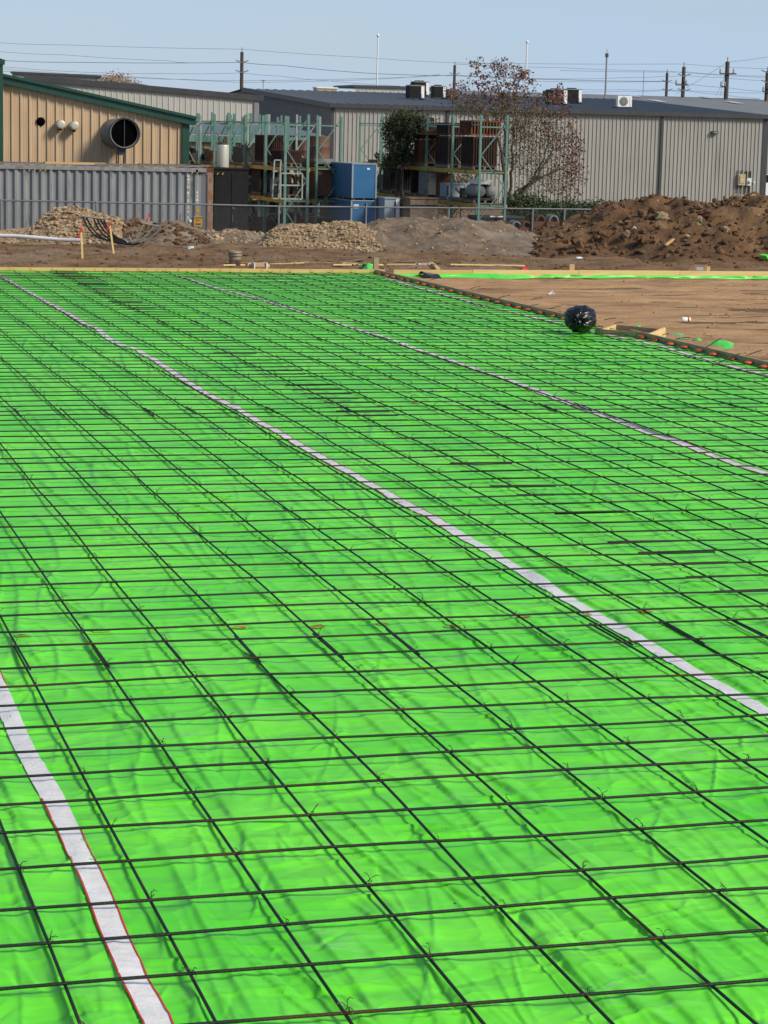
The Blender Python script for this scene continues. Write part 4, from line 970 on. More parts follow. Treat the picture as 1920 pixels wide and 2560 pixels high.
# black and yellow hazard dashes under the top rail
for cx, n in ((xz(64, 419, YC)[0], 10), (xz(471, 423, YC)[0], 14)):
    for k in range(n):
        if n == 14 and k in (5, 6): continue
        x = cx + k * .085; MB().add([(x, YC - .034, zc1 - .20), (x + .03, YC - .034, zc1 - .20), (x + .065, YC - .034, zc1 - .131), (x + .035, YC - .034, zc1 - .131)], [(0, 1, 2, 3)]).build('hazard_stripe', M['yellow'] if k % 2 else M['black'], ct)
x, z = xz(472, 442, YC); letters('GATU 865974 2', x - .02, YC - .006, z, .118, M['white'], ct)
x, z = xz(493, 484, YC); letters('45G1', x, YC - .006, z, .118, M['white'], ct)
x, z = xz(475, 553, YC); MB().lathe((x, YC - .008, z), [(.06, 0), (.06, .004), (0, .005)], 14, (0, -1, 0)).build('round_emblem', M['label'], ct)
x, z = xz(494, 525, YC); MB().box((x - .055, YC - .012, z - .09), (x + .055, YC - .004, z + .09)).build('yellow_sign', M['yellowsign'], ct)
x, z = xz(495, 553, YC); MB().box((x - .14, YC - .012, z - .17), (x + .14, YC - .004, z + .17)).build('yellow_sign', M['yellowsign'], ct)
letters('CAUTION', x, YC - .016, z + .085, .062, M['black'], ct, 'sign_lettering', False)
letters("9'6\"", x, YC - .016, z - .01, .075, M['black'], ct, 'sign_lettering', False); letters('HIGH', x, YC - .016, z - .12, .075, M['black'], ct, 'sign_lettering', False)
x, z = xz(492, 428, YC); MB().box((x - .035, YC - .03, z - .09), (x + .035, YC + .05, z + .05)).build('vent', M['black'], ct)
# pallet / planks lying on the container roof
for k, (a, b, m_) in enumerate(((-20, 120, 'pallet'), (110, 260, 'wood'), (235, 345, 'pallet'), (345, 470, 'pallet'), (470, 520, 'rustpost'))):
    xa = xz(a, 413, YC + .3)[0]; xb_ = xz(b, 413, YC + .3)[0]
    o = MB().box((xa, YC + .05, zc1 + .05), (xb_, YC + .35, zc1 + .09 + .02 * (k % 2)), rz=.01).build('plank', M[m_]); tag(o, '%s plank from the left lying along the container roof edge' % ordw(k + 1), 'plank', 'planks on the container roof')

# black two-door cabinet
YK = YC + .06; (xk0, zk1), (xk1, _) = xz(535, 419, YK), xz(622, 422, YK); zk0 = LOT + .0
ck = thing('storage_cabinet', 'tall black two-door storage cabinet beside the container', 'cabinet', (xk0, YK, zk0))
MB().box((xk0, YK, zk0), (xk1, YK + .9, zk1 - .05)).build('body', M['black'], ck)
xm_ = (xk0 + xk1) / 2
MB().box((xk0 + .02, YK - .03, zk0 + .1), (xm_ - .01, YK - .003, zk1 - .14)).build('door', M['black'], ck)
MB().box((xm_ + .01, YK - .03, zk0 + .1), (xk1 - .02, YK - .003, zk1 - .14)).build('door', M['black'], ck)
MB().box((xk0 - .02, YK - .04, zk1 - .05), (xk1 + .03, YK + .92, zk1)).build('top', M['black'], ck)
MB().box((xm_ + .03, YK - .05, zk0 + 1.1), (xm_ + .07, YK - .032, zk0 + 1.35)).build('handle', M['darktrim'], ck)
x, z = xz(583, 521, YK - .04); MB().lathe((x, YK - .031, z), [(.05, 0), (.05, .004), (0, .005)], 12, (0, -1, 0)).build('blue_spot', mat('blue_sticker', (.03,.05,.25), None, .6), ck)
YQ = YK + .4; (xt0, _), (xt1, _) = xz(542, 380, YQ), xz(572, 380, YQ); zt1 = xz(557, 362, YQ)[1]; r_ = (xt1 - xt0) / 2; cxt = (xt0 + xt1) / 2
tk = thing('metal_tank', 'pale upright cylindrical tank with rusty top standing on the black cabinet', 'tank', (cxt, YQ, zk1))
MB().lathe((cxt, YQ, zk1), [(0, 0), (r_ * .98, 0), (r_, .03), (r_ * 1.02, .35), (r_, zt1 - zk1 - .03), (r_ * .97, zt1 - zk1), (0, zt1 - zk1 + .01)], 24).build('shell', M['offwhite'], tk)
MB().lathe((cxt, YQ, zt1 + .012), [(r_ * .8, 0), (r_ * .85, .03), (0, .05)], 16).build('top_flange', M['rust'], tk)
for dx in (-.12, .05, .1): MB().tube([(cxt + dx, YQ, zt1 + .03), (cxt + dx, YQ, zt1 + .28)], .015, 5).build('stud', M['rust'], tk)
MB().box((cxt - .17, YQ - .1, zt1 + .282), (cxt + .19, YQ + .1, zt1 + .33)).build('cap_plate', M['conduit'], tk)

# ------------------------------------------------------------------ pallet racks
POST = .072
RACKS = []
def rack(px, py_top, d, width, nb, lv, desc, bay=3.05, mm='teal', pw=POST, gdir=0):
    top = at(px, py_top, d); x0, y0, zt = top.x, top.y, top.z
    t = thing('pallet_rack', desc, 'pallet rack', (x0, y0, LOT), 'pallet racks behind the fence'); lz = []
    for k in range(nb + 1):
        y = y0 + k * bay; m_ = M['tealpale'] if (k * 7 + int(px)) % 9 == 0 else M[mm]
        for x in (x0, x0 + width):
            MB().box((x - pw/2, y - pw/2, LOT), (x + pw/2, y + pw/2, zt + rnd.uniform(-.08, .05))).build('upright', m_, t)
        z = LOT + .3; f = 0
        while z < zt - .5:
            zn = min(z + 1.05, zt - .15); a = (x0 + pw/2, y, z if f else zn); b = (x0 + width - pw/2, y, zn if f else z)
            MB().beam(a, b, .035, .035).build('brace', m_, t); f = 1 - f; z = zn
        for z in lv + [zt - .32]:
            MB().beam((x0 + pw/2, y, z - .05), (x0 + width - pw/2, y, z - .05), .035, .045).build('strut', m_, t)
    for z in lv:
        for x in (x0 - pw/2 - .025, x0 + width + pw/2 + .025):
            for k in range(nb):
                MB().box((x - .024, y0 + k*bay + .003, z - .13), (x + .024, y0 + (k+1)*bay - .003, z)).build('beam', M['yellow'], t)
    MB().beam((x0, y0, zt - .30), (x0, y0 + nb*bay, zt - .30), .03, .035).build('top_tie', M['tealpale'], t)
    # plank decking
    for z in lv:
        w = MB(); y = y0 + .05
        while y < y0 + nb*bay - .2:
            if rnd.random() < .85: w.box((x0 + .05, y, z + .003), (x0 + width - .05, y + .14, z + .028))
            y += .24
        w.build('deck', M['pallet'], t)
    RACKS.append((x0, y0, width, bay, lv, zt)); return t
def lvl(px, py, d): return at(px, py, d).z
zU = lvl(1203, 427, 77); zL = lvl(1203, 511, 77)
rack(1203, 289, 77, .92, 5, [zU, zL], 'rightmost teal pallet rack loaded with rusty steel, beside the tree')
rack(794, 287, 81, .86, 5, [lvl(850, 420, 81), lvl(850, 500, 81)], 'teal pallet rack left of the blue crates')
rack(715, 284, 80, .80, 4, [lvl(770, 420, 80), lvl(770, 500, 80)], 'pallet rack with pale thick post behind the cream frame', pw=.09)
rack(615, 283, 85, .64, 4, [lvl(620, 415, 85), lvl(660, 493, 85)], 'pallet rack just right of the black cabinet', pw=.10)
rack(537, 284, 88, .58, 3, [lvl(540, 412, 88), lvl(540, 496, 88)], 'leftmost pallet rack rising behind the pale tank', pw=.075)
rack(464, 290, 90, .60, 3, [lvl(520, 412, 90), lvl(500, 496, 90)], 'partly hidden pallet rack beside the tan building corner', mm='tealpale', pw=.07)

# goods on the racks
def slatbox(mb, x0, y0, z0, x1, y1, z1, n=7, t=.05):
    mb.box((x0, y0, z0), (x1, y1, z0 + t)); mb.box((x0, y0, z1 - t), (x1, y1, z1))
    for k in range(n + 1):
        f = k / n
        for (a, b) in ((x0 + (x1 - x0 - t)*f, y0), (x0 + (x1 - x0 - t)*f, y1 - t)): mb.box((a, b, z0 + t), (a + t, b + t, z1 - t))
        for (a, b) in ((x0, y0 + (y1 - y0 - t)*f), (x1 - t, y0 + (y1 - y0 - t)*f)):
            if 0 < f < 1: mb.box((a, b, z0 + t), (a + t, b + t, z1 - t))
FILL = []
def item(r, bay, f, lev, kind, h, label, m='junk', L=1.1, dz=0, dx=0., W=None):
    FILL.append((r, bay, lev))
    x0, y0, wd_, by, lv, zt = RACKS[r]; z = (lv[lev] if lev >= 0 else LOT) + .03 + dz; yc = y0 + by * (bay + f); W = W or wd_ * .92
    xa = x0 + (wd_ - W)/2 + dx; xb_ = xa + W; ya, yb = yc - L/2, yc + L/2; q = random.Random(hash((r, bay, int(f*10), lev, int(h*100))) & 0xffff)
    g = 'goods stored on the pallet racks'
    if kind in ('crate', 'junk', 'plates', 'drums', 'rolls', 'box', 'tanks') and dz == 0 and kind != 'none':
        p = thing('pallet', 'pallet under ' + ' '.join(label.split()[:13]), 'pallet', ((xa+xb_)/2, yc, z), 'pallets on the racks'); w = MB()
        for k in range(3): w.box((xa + (W - .08)*k/2, ya, z), (xa + (W - .08)*k/2 + .08, yb, z + .08))
        w.build('stringers', M['pallet'], p); w = MB()
        for k in range(6): w.box((xa, ya + (L - .12)*k/5, z + .082), (xb_, ya + (L - .12)*k/5 + .10, z + .10))
        w.build('deck_boards', M['pallet'], p); z += .105
    loc = ((xa+xb_)/2, yc, z)
    if kind == 'crate':
        t = thing('steel_crate', label, 'crate', loc, g); w = MB(); slatbox(w, xa, ya, z, xb_, yb, z + h, 9); w.build('frame', M[m], t)
        MB().box((xa + .07, ya + .07, z + .06), (xb_ - .07, yb - .07, z + h * .93)).build('contents', M['darkrust'], t)
    elif kind == 'plates':
        t = thing('steel_stack', label, 'metal stack', loc, g); k = 0; zz = z
        while zz < z + h - .03:
            th = q.uniform(.05, .12); a = q.uniform(0, .14); MB().box((xa + a*.5, ya + q.uniform(0, .2), zz + .002), (xb_ - q.uniform(0, .12), yb - q.uniform(0, .25), zz + th), rz=q.uniform(-.06, .06)).build('plate', M[m], t); zz += th; k += 1
    elif kind == 'drums':
        t = thing('bin_group', label, 'drum', loc, g); r_ = min(W/2, L/2) * .95
        MB().lathe(((xa+xb_)/2, yc, z), [(0, 0), (r_, 0), (r_*1.02, .03), (r_, .06), (r_, h*.5), (r_*1.03, h*.52), (r_, h*.55), (r_, h-.03), (r_*1.02, h), (r_*.9, h-.02), (0, h-.04)], 20).build('shell', M[m], t)
    elif kind == 'rolls':
        t = thing('padded_panels', label, 'panels', loc, g); n = 4
        for k in range(n):
            y = ya + (L)*k/n; w = MB(); w.add([(xa, y + .02, z), (xb_, y + .02, z), (xb_, y + .02, z + h*.85), (xb_ - .08, y + .05, z + h), (xa + .08, y + .05, z + h), (xa, y + .02, z + h*.85)] + [(xa, y + L/n - .03, z), (xb_, y + L/n - .03, z), (xb_, y + L/n - .03, z + h*.85), (xb_ - .08, y + L/n - .06, z + h), (xa + .08, y + L/n - .06, z + h), (xa, y + L/n - .03, z + h*.85)],
              [(0,5,4,3,2,1), (6,7,8,9,10,11), (0,1,7,6), (1,2,8,7), (2,3,9,8), (3,4,10,9), (4,5,11,10), (5,0,6,11)]); w.build('panel', M[m], t)
    elif kind == 'tanks':
        t = thing('twin_tank', label, 'tank', loc, g)
        for s in (0, 1): MB().lathe((xa + .24 + s*.42, yc - L/2, z + .28), [(0, 0), (.12, .02), (.20, .08), (.22, .2), (.22, L-.2), (.16, L-.05), (0, L)], 16, (0, 1, 0)).build('vessel', M['junkgrey'], t)
        MB().box((xa + .14, ya, z + .52), (xb_ - .2, yb - .3, z + .66)).build('cover', M['white'], t)
        MB().box((xa, ya - .02, z), (xb_, yb, z + .05)).build('skid', M['junk'], t)
    elif kind == 'box':
        t = thing('crate', label, 'crate', loc, g); MB().box((xa, ya, z), (xb_, yb, z + h)).build('body', M[m], t)
        MB().box((xa - .01, ya - .015, z + h + .002), (xb_ + .01, yb + .01, z + h + .04)).build('lid', M[m], t)
        for k in (0, 1): MB().box((xa + (W-.06)*k, ya - .02, z + .03), (xa + (W-.06)*k + .06, ya - .003, z + h - .03)).build('batten', M['junk'], t)
    elif kind == 'junk':
        t = thing('scrap_pile', label, 'scrap', loc, g); 
        for k in range(9):
            a, b = q.uniform(xa, xb_ - .15), q.uniform(ya, yb - .2); c, d = q.uniform(.12, .38), q.uniform(.15, .5); e = h * q.uniform(.35, 1)
            if q.random() < .55: MB().box((a, b, z), (min(a + c, xb_), min(b + d, yb), z + e), rz=q.uniform(-.3, .3)).build('scrap_piece', M[q.choice([m, 'junk', 'darkrust', 'junkgrey' if q.random() < .4 else 'junk'])], t)
            else: MB().tube([(a, b, z + .05 + e*.2), (a + q.uniform(-.1, .1), b + d, z + e)], q.uniform(.02, .07), 8).build('scrap_tube', M[q.choice([m, 'junk', 'junkgrey'])], t)
    return z + h
# right rack
zt = item(0, 0, .5, 0, 'crate', .98, 'dark rusty slatted crate in the nearest bay of the right rack, upper level', 'darkrust', 1.35)
item(0, 0, .5, 0, 'crate', .50, 'orange rusty crate on top of the nearest crate, right rack', 'rust', 1.3, dz=1.12, W=1.02)
zt = item(0, 1, .45, 0, 'crate', .98, 'dark rusty slatted crate in the second bay of the right rack, upper level', 'darkrust', 1.5)
item(0, 1, .45, 0, 'crate', .42, 'dark crate stacked on the second crate of the right rack', 'darkrust', 1.4, dz=1.12)
item(0, 1, 1.0, 0, 'plates', .12, 'long rusty plate bridging the crates of the right rack', 'rust', 2.6, dz=1.1, W=1.1)
item(0, 2, .35, 0, 'crate', .82, 'rusty slatted crate in the third bay of the right rack', 'rust', 1.3)
item(0, 2, .45, 0, 'crate', .38, 'small orange rusty crate on the third crate', 'rust', .8, dz=.95, W=.6)
item(0, 2, .9, 0, 'junk', .35, 'dark scrap heap under the bush, right rack upper level', 'junk')
item(0, 3, .5, 0, 'plates', .30, 'dark plates stacked left of the bush on the right rack', 'darkrust', 1.5)
item(0, 4, .4, 0, 'junk', .35, 'scrap heap in the farthest bay of the right rack', 'junk', 1.4)
item(0, 0, .42, 1, 'tanks', .7, 'two grey pressure tanks with white cover on the right rack, lower level', L=1.2)
item(0, 0, .9, 1, 'junk', .45, 'grey machine scraps left of the twin tanks', 'junkgrey', 1.0)
item(0, 1, .35, 1, 'box', .42, 'pale blue-grey box on the right rack, lower level', 'lightblue', .8)
item(0, 1, .75, 1, 'box', .72, 'orange rusty machine block on the lower level of the right rack', 'rust', .5, W=.5)
item(0, 2, .2, 1, 'box', .95, 'grey-green sheet box on the lower level, third bay of the right rack', 'junkgrey', .9)
item(0, 2, .7, 1, 'drums', .95, 'dark blue drum on the lower level of the right rack', 'black', .8)
item(0, 3, .2, 1, 'crate', 1.0, 'tall dark slatted stack in the fourth bay of the right rack', 'junk', 1.0)
item(0, 3, .75, 1, 'crate', 1.0, 'tall dark stack beside the fourth bay upright of the right rack', 'junk', 1.0)
item(0, 4, .4, 1, 'junk', .7, 'dark scrap in the farthest lower bay of the right rack', 'junk')
# second rack
item(1, 0, .5, 0, 'plates', .10, 'pale grey panel stack over the blue crates', 'junkgrey', 2.2)
item(1, 0, .45, 0, 'drums', .80, 'round brown bin on the upper level left of the blue crates', 'bin', .8, dz=.25)
item(1, 1, .3, 0, 'drums', .78, 'second round brown bin on the upper level left of the blue crates', 'bin', .8)
item(1, 2, .3, 0, 'plates', .7, 'stack of dark red plates on the second rack', 'bin', 1.4)
item(1, 3, .5, 0, 'junk', .6, 'dark scrap in the far upper bay of the second rack', 'junk')
item(1, 0, .5, 1, 'rolls', 1.0, 'row of brown padded panels on the lower level of the second rack', 'bin', 2.2)
item(1, 2, .3, 1, 'junk', .8, 'dark scrap on the lower level of the second rack', 'junk', 1.6)
item(1, 0, .5, -1, 'rolls', .95, 'row of brown panels on the ground under the second rack', 'bin', 2.2)
item(2, 0, .5, 0, 'crate', .45, 'tall dark crate on the upper level of the thick post rack', 'darkrust', 1.6)
item(2, 1, .4, 0, 'crate', .95, 'tallest dark red crate on the upper level between the racks', 'darkrust', 1.4)
item(2, 2, .4, 0, 'junk', .6, 'scrap pile on the upper level of the thick post rack', 'junk')
item(2, 0, .6, 1, 'junk', .6, 'scrap pile on the lower level behind the cream frame', 'junk', 1.6)
item(2, 1, .6, 1, 'box', .8, 'dark box deep on the lower level behind the cream frame', 'black', 1.4)
item(2, 0, .5, -1, 'junk', .5, 'red-brown scrap on the ground behind the cream frame', 'rust', 1.6)
item(3, 0, .5, 0, 'box', .5, 'dark machine box on the upper level right of the tank', 'junk', 1.6)
item(3, 1, .5, 0, 'junk', .9, 'dark scrap pile on the upper level right of the tank', 'junk', 1.6)
item(3, 0, .5, 1, 'plates', .6, 'blue-grey covered stack on the lower level right of the cabinet', 'lightblue', 1.6)
item(3, 1, .5, 1, 'junk', .6, 'scrap on the second lower bay right of the cabinet', 'junk', 1.6)
item(3, 0, .5, -1, 'plates', .5, 'rust brown plates on the ground right of the cabinet', 'rust', 1.6)
item(4, 0, .5, 0, 'plates', .35, 'low orange-brown stack behind the pale tank', 'rust', 1.6)
item(4, 1, .5, 0, 'junk', .5, 'scrap pile on the leftmost rack', 'junk', 1.6)
item(5, 0, .5, 0, 'junk', .55, 'scrap pile beside the tan building corner', 'junk', 1.6)
item(5, 1, .5, 0, 'box', .5, 'dark box beside the tan building corner', 'bin', 1.4)

# blue crates, grey cabinets, cream frame
def bluecrate(px0, px1, py1, py0, d, dep, label, doors=False):
    Y = at(px0, py1, d).y; x0, z1 = xz(px0, py1, Y); x1 = xz(px1, py1, Y)[0]; z0 = xz(px0, py0, Y)[1]
    t = thing('equipment_cabinet', label, 'cabinet', ((x0+x1)/2, Y, z0)); MB().box((x0, Y, z0), (x1, Y + dep, z1)).build('body', M['bluebox'], t)
    for a in (x0 - .012, x1 - .04): MB().box((a, Y - .02, z0), (a + .052, Y + .01, z1 + .01)).build('edge_trim', M['bluetrim'], t)
    MB().box((x0 - .01, Y - .02, z1 + .002), (x1 + .01, Y + dep, z1 + .04)).build('top_edge', M['bluetrim'], t)
    if doors:
        xm = x0 + (x1-x0)*.58; MB().box((xm - .02, Y - .02, z0), (xm + .02, Y - .002, z1 - .06)).build('door_gap', M['black'], t); MB().box((xm + .022, Y - .025, z0), (xm + .05, Y - .002, z1 - .06)).build('door_edge', M['bluetrim'], t)
        MB().box((x0 + .09, Y - .012, z1 - .24), (x0 + .27, Y - .003, z1 - .10)).build('notice', M['label'], t)
    else:
        MB().box((x0 + .52, Y - .012, z1 - .17), (x0 + .62, Y - .003, z1 - .11)).build('notice', M['white'], t)
    return x0, x1, Y, z0, z1
a = bluecrate(881, 942, 411, 495, 79, 3.0, 'upper blue equipment cabinet with pale edges, stacked on another')
for dx in (.05, .40, .72): MB
bluecrate(878, 940, 503, 600, 79, 3.0, 'lower blue equipment cabinet with two doors, under the other one', True)
for k, dx in enumerate((.04, .40, .78)): tag(MB().box((a[0] + dx, a[2] + .02, a[3] - .105), (a[0] + dx + .08, a[2] + 1.2, a[3] - .005)).build('support_block', M['junk']), ['left', 'middle', 'right'][k] + ' dark support block between the two blue cabinets', 'block', 'blocks between the blue cabinets')
def plainbox(px0, px1, py1, py0, d, dep, m, name, label, cat, side=None):
    Y = at(px0, py1, d).y; x0, z1 = xz(px0, py1, Y); x1 = xz(px1, py1, Y)[0]; z0 = min(LOT, xz(px0, py0, Y)[1])
    t = thing(name, label, cat, ((x0+x1)/2, Y, z0)); MB().box((x0, Y, z0), (x1, Y + dep, z1)).build('body', M[m], t)
    MB().box((x0 - .015, Y - .03, z1 + .002), (x1 + .015, Y + dep + .01, z1 + .04)).build('top', M[side or m], t); return t, x0, x1, Y, z0, z1
t, x0, x1, Y, z0, z1 = plainbox(962, 999, 497, 570, 78.5, 1.2, 'lightblue', 'metal_cabinet', 'pale blue-grey metal cabinet with a white edge under the right rack', 'cabinet')
MB().box((x1 - .13, Y - .02, z0), (x1, Y - .003, z1)).build('white_edge', M['white'], t); MB().box((x1 - .17, Y - .02, z0), (x1 - .135, Y - .003, z1 - .08)).build('door_gap', M['black'], t)
t, x0, x1, Y, z0, z1 = plainbox(1026, 1096, 497, 570, 77.8, 1.0, 'berm', 'metal_bin', 'brown-grey metal bin with a dark band under the right rack', 'bin')
MB().box((x0, Y - .015, z1 - .24), (x1, Y - .003, z1 - .20)).build('band', M['black'], t)
t, *_ = plainbox(1000, 1024, 499, 570, 79, .8, 'junk', 'metal_bin', 'narrow dark bin between pale cabinet and brown-grey bin', 'bin')
USED = set(FILL)
q8 = random.Random(88); RN = ['right rack', 'rack left of the blue cabinets', 'rack behind the cream stands', 'rack right of the black cabinet', 'rack behind the pale tank', 'rack at the tan building corner']
for r_i, (x0, y0, wd_, by, lv, zt) in enumerate(RACKS):
    for b_ in range(int([5, 5, 4, 4, 3, 3][r_i])):
        for l_ in (0, 1, -1):
            if (r_i, b_, l_) in USED or (r_i == 1 and l_ < 1 and b_ < 1): continue
            kd = q8.choice(['junk', 'junk', 'plates', 'crate']); hh = q8.uniform(.25, .5) if l_ == 0 else q8.uniform(.6, 1.1)
            item(r_i, b_, q8.uniform(.4, .6), l_, kd, hh, 'dark %s, %s, %s bay of the %s' % ({'junk': 'scrap pile', 'plates': 'plate stack', 'crate': 'slatted crate'}[kd], {0: 'upper shelf', 1: 'lower shelf', -1: 'on the ground'}[l_], ordw(b_ + 1), RN[r_i]), q8.choice(['junk', 'darkrust', 'junk']), q8.uniform(1.3, 2.3))
for a_, b_, c_, lab in ((624, 690, 505, 'low added dark backdrop box on the yard ground right of the black cabinet'), (694, 776, 462, 'added dark backdrop box behind the cream frames'), (782, 862, 446, 'tall added dark backdrop box behind the brown panels')):
    plainbox(a_, b_, c_, 575, 92, 1.5, 'junk', 'dark_backdrop', lab, 'dark backdrop')  # added dark boxes, a backdrop that darkens the gaps behind the racks
# cream welded frames
Yf = at(700, 450, 79).y
def frame(pxa, pxb, pya, pyb, label, mids=(), tilt=0):
    x0, z1 = xz(pxa, pya, Yf); x1, _ = xz(pxb, pya, Yf); z0 = xz(pxa, pyb, Yf)[1]; t = thing('welded_stand', label, 'steel stand', ((x0+x1)/2, Yf, z0))
    for a, b in (((x0, Yf, z0), (x0 + tilt, Yf, z1)), ((x1, Yf, z0), (x1 + tilt, Yf, z1)), ((x0 + tilt, Yf, z1), (x1 + tilt, Yf, z1)), ((x0, Yf, z0), (x1, Yf, z0))): MB().beam(a, b, .045, .045, Vector((0, 1, 0))).build('bar', M['tealpale'], t)
    for mpy in mids:
        z = xz(pxa, mpy, Yf)[1]; MB().beam((x0, Yf + .07, z), (x1, Yf + .07, z), .05, .05, Vector((0, 1, 0))).build('bar', M['tealpale'], t)
Yf0 = Yf
frame(682, 698, 400, 496, 'narrow upright cream steel frame left of the wide one', (428, 462), .06)
Yf = Yf0 - .3; frame(702, 756, 433, 497, 'wide cream steel frame leaning among the racks', (463,))
# row of rusty arches and black skid behind the berm at the right
for k, px in enumerate((1236, 1262, 1292, 1317, 1352, 1385)):
    p = at(px, 560, 76); z = xz(px, 575 if k < 4 else 560, p.y)[1]; t = thing('steel_saddle', '%s curved rusty steel saddle from the left behind the fence' % ordw(k + 1), 'steel saddle', (p.x, p.y, z), 'curved steel saddles behind the fence')
    w = MB(); R_ = .17; seg = 8; vs = []
    for i in range(seg + 1):
        a_ = math.pi * i / seg
        for rr_, yy_ in ((R_, 0), (R_, .5), (R_ - .04, .5), (R_ - .04, 0)): vs.append((p.x + rr_*math.cos(a_), p.y + yy_, z + .08 + rr_*math.sin(a_)*1.3))
    fs = [(i*4 + j, i*4 + (j+1) % 4, (i+1)*4 + (j+1) % 4, (i+1)*4 + j) for i in range(seg) for j in range(4)] + [(0, 1, 2, 3), (seg*4+3, seg*4+2, seg*4+1, seg*4)]
    w.add(vs, fs, False); w.build('arch', M['rust'] if k % 3 != 2 else M['junkgrey'], t); MB().box((p.x - .25, p.y - .02, z - .12), (p.x + .2, p.y + .55, z + .078)).build('foot', M['rust'], t)
p = at(1260, 541, 77.5); t = thing('steel_skid', 'flat black steel skid with a white strip behind the rusty saddles', 'skid', (p.x, p.y, p.z - .3))
MB().box((p.x - .9, p.y, p.z - .30), (p.x + .75, p.y + 1.2, p.z - .05)).build('body', M['black'], t); MB().box((p.x - .9, p.y - .01, p.z - .045), (p.x + .75, p.y + 1.2, p.z)).build('lid', M['darktrim'], t)
MB().box((p.x - .5, p.y - .03, p.z - .03), (p.x + .0, p.y - .012, p.z + .015)).build('white_strip', M['white'], t)
p = at(1400, 545, 77); # long low block under bush
# ------------------------------------------------------------------ fence
P_ = [at(-30, 500, 70.5), at(525, 511.5, 71), at(700, 516, 71.5), at(897, 517.5, 72), at(1332, 522, 72.6), at(1520, 524, 73)]
fn = thing('chain_link_fence', 'low chain link fence with pipe top rail running in front of the container and racks', 'fence', (P_[0].x, P_[0].y, LOT + .1))
MB().tube([p for p in P_], .026, 8).build('top_rail', M['galv'], fn)
for px, dark in ((2, 1), (240, 1), (464, 1), (697, 0), (915, 0), (1121, 0), (1332, 0), (1411, 0)):
    # point on rail
    for a, b in zip(P_[:-1], P_[1:]):
        ua, ub = proj(a)[0], proj(b)[0]
        if ua <= px <= ub:
            p = a.lerp(b, (px - ua) / (ub - ua)); MB().tube([(p.x, p.y, LOT), (p.x, p.y, p.z + .03)], .032, 8).build('post', M['galv'], fn)
w = MB()
for a, b in zip(P_[:-1], P_[1:]):
    L = (b - a).length; n = int(L / .075)
    for k in range(-24, n):
        for sgn in (0, 1):
            s0, s1 = k / n, (k + 24) / n; z0, z1 = 0, 1.62
            if s0 < 0: z0 = 1.62 * (-s0) / (s1 - s0); s0 = 0
            if s1 > 1: z1 = 1.62 * (1 - s0) / (24 / n) if k >= 0 else 1.62; s1 = 1
            pa, pb = a.lerp(b, s0), a.lerp(b, s1)
            zt0, zt1 = (z0, z1) if not sgn else (1.62 - z0, 1.62 - z1)
            A_ = Vector((pa.x, pa.y + .03, pa.z - 1.64 + zt0)); B_ = Vector((pb.x, pb.y + .03, pb.z - 1.64 + zt1))
            w.tube([A_, B_], .0022, 3, False)
w.build('wire_mesh', M['fencemesh'], fn)

# ------------------------------------------------------------------ vegetation
def leafmb(mb, c, n, spread, size, q, droop=.5):
    for _ in range(n):
        p = c + Vector((q.gauss(0, spread), q.gauss(0, spread), q.gauss(0, spread * .8)))
        a = Vector((q.uniform(-1, 1), q.uniform(-1, 1), q.uniform(-1, 1) - droop)).normalized(); b = a.cross(Vector((q.uniform(-1, 1), q.uniform(-1, 1), q.uniform(-1, 1)))).normalized()
        s = size * q.uniform(.6, 1.3); mid = p + a*s*.5 + b.cross(a)*s*.10
        mb.add([p, mid + b*s*.30, p + a*s, mid - b*s*.30], [(0, 1, 2, 3)])
def tree(px, d, base_z, stems, blobs, name, label, cat, leafsets, seed, r0=.09, depth=1.8, twig=.012, hang=0.):
    q = random.Random(seed); base = at(px, 520, d); base.z = base_z; t = thing(name, label, cat, base)
    nodes = []; st = MB()
    for pl in stems:
        pts_ = [base + Vector((q.uniform(-.1, .1), 0, 0))] + [at(x, y, d + o) for x, y, o in pl]; out = []
        for a, b in zip(pts_[:-1], pts_[1:]):
            for k in range(5): out.append(a.lerp(b, k/5) + Vector((q.uniform(-.05, .05), q.uniform(-.05, .05), q.uniform(-.03, .03))))
        out.append(pts_[-1]); rs = [r0 * (1 - .82 * k / len(out)) for k in range(len(out))]; st.tube(out, rs, 7)
        nodes += [(p, r) for p, r in zip(out, rs)][3:]
    st.build('trunk', M['bark'], t)
    tg = []
    for cx, cyy, rx, ry, n, kind in blobs:
        for _ in range(n):
            while True:
                u, v, s = q.uniform(-1, 1), q.uniform(-1, 1), q.uniform(-1, 1)
                if u*u + v*v + s*s < 1: break
            tg.append((at(cx + rx*u, cyy + ry*v, d + depth*s), kind))
    tg.sort(key=lambda e: (e[0] - base).length); br = MB(); lv = {}
    for p, kind in tg:
        bi = min(range(len(nodes)), key=lambda i: (nodes[i][0] - p).length_squared + (.0 if nodes[i][1] > twig else .15)); a, ra = nodes[bi]
        L = (p - a).length; n = max(2, min(6, int(L / .25) + 1)); out = [a]; bend = Vector((q.uniform(-.12, .12), q.uniform(-.12, .12), q.uniform(-.05, .2))) * L
        for k in range(1, n + 1):
            f = k/n; out.append(a.lerp(p, f) + bend * math.sin(math.pi*f) + (Vector((q.uniform(-.03, .03), q.uniform(-.03, .03), q.uniform(-.03, .03))) if k < n else Vector()))
        r1 = min(ra * .7, .006 + .012 * L); rs = [r1 + (.0045 - r1) * k/n for k in range(n + 1)]; br.tube(out, rs, 4, False)
        nodes += [(o, r) for o, r in zip(out, rs)][1:]
        ls = leafsets[kind]; mname, ln, sp, sz, pr = ls
        if q.random() < pr: leafmb(lv.setdefault(mname, MB()), p - Vector((0, 0, hang)), ln if q.random() > .25 else ln*2, sp, sz, q)
    br.build('branches', M['bark'], t)
    for k, b in lv.items(): b.build('foliage', M[k], t)
    return t
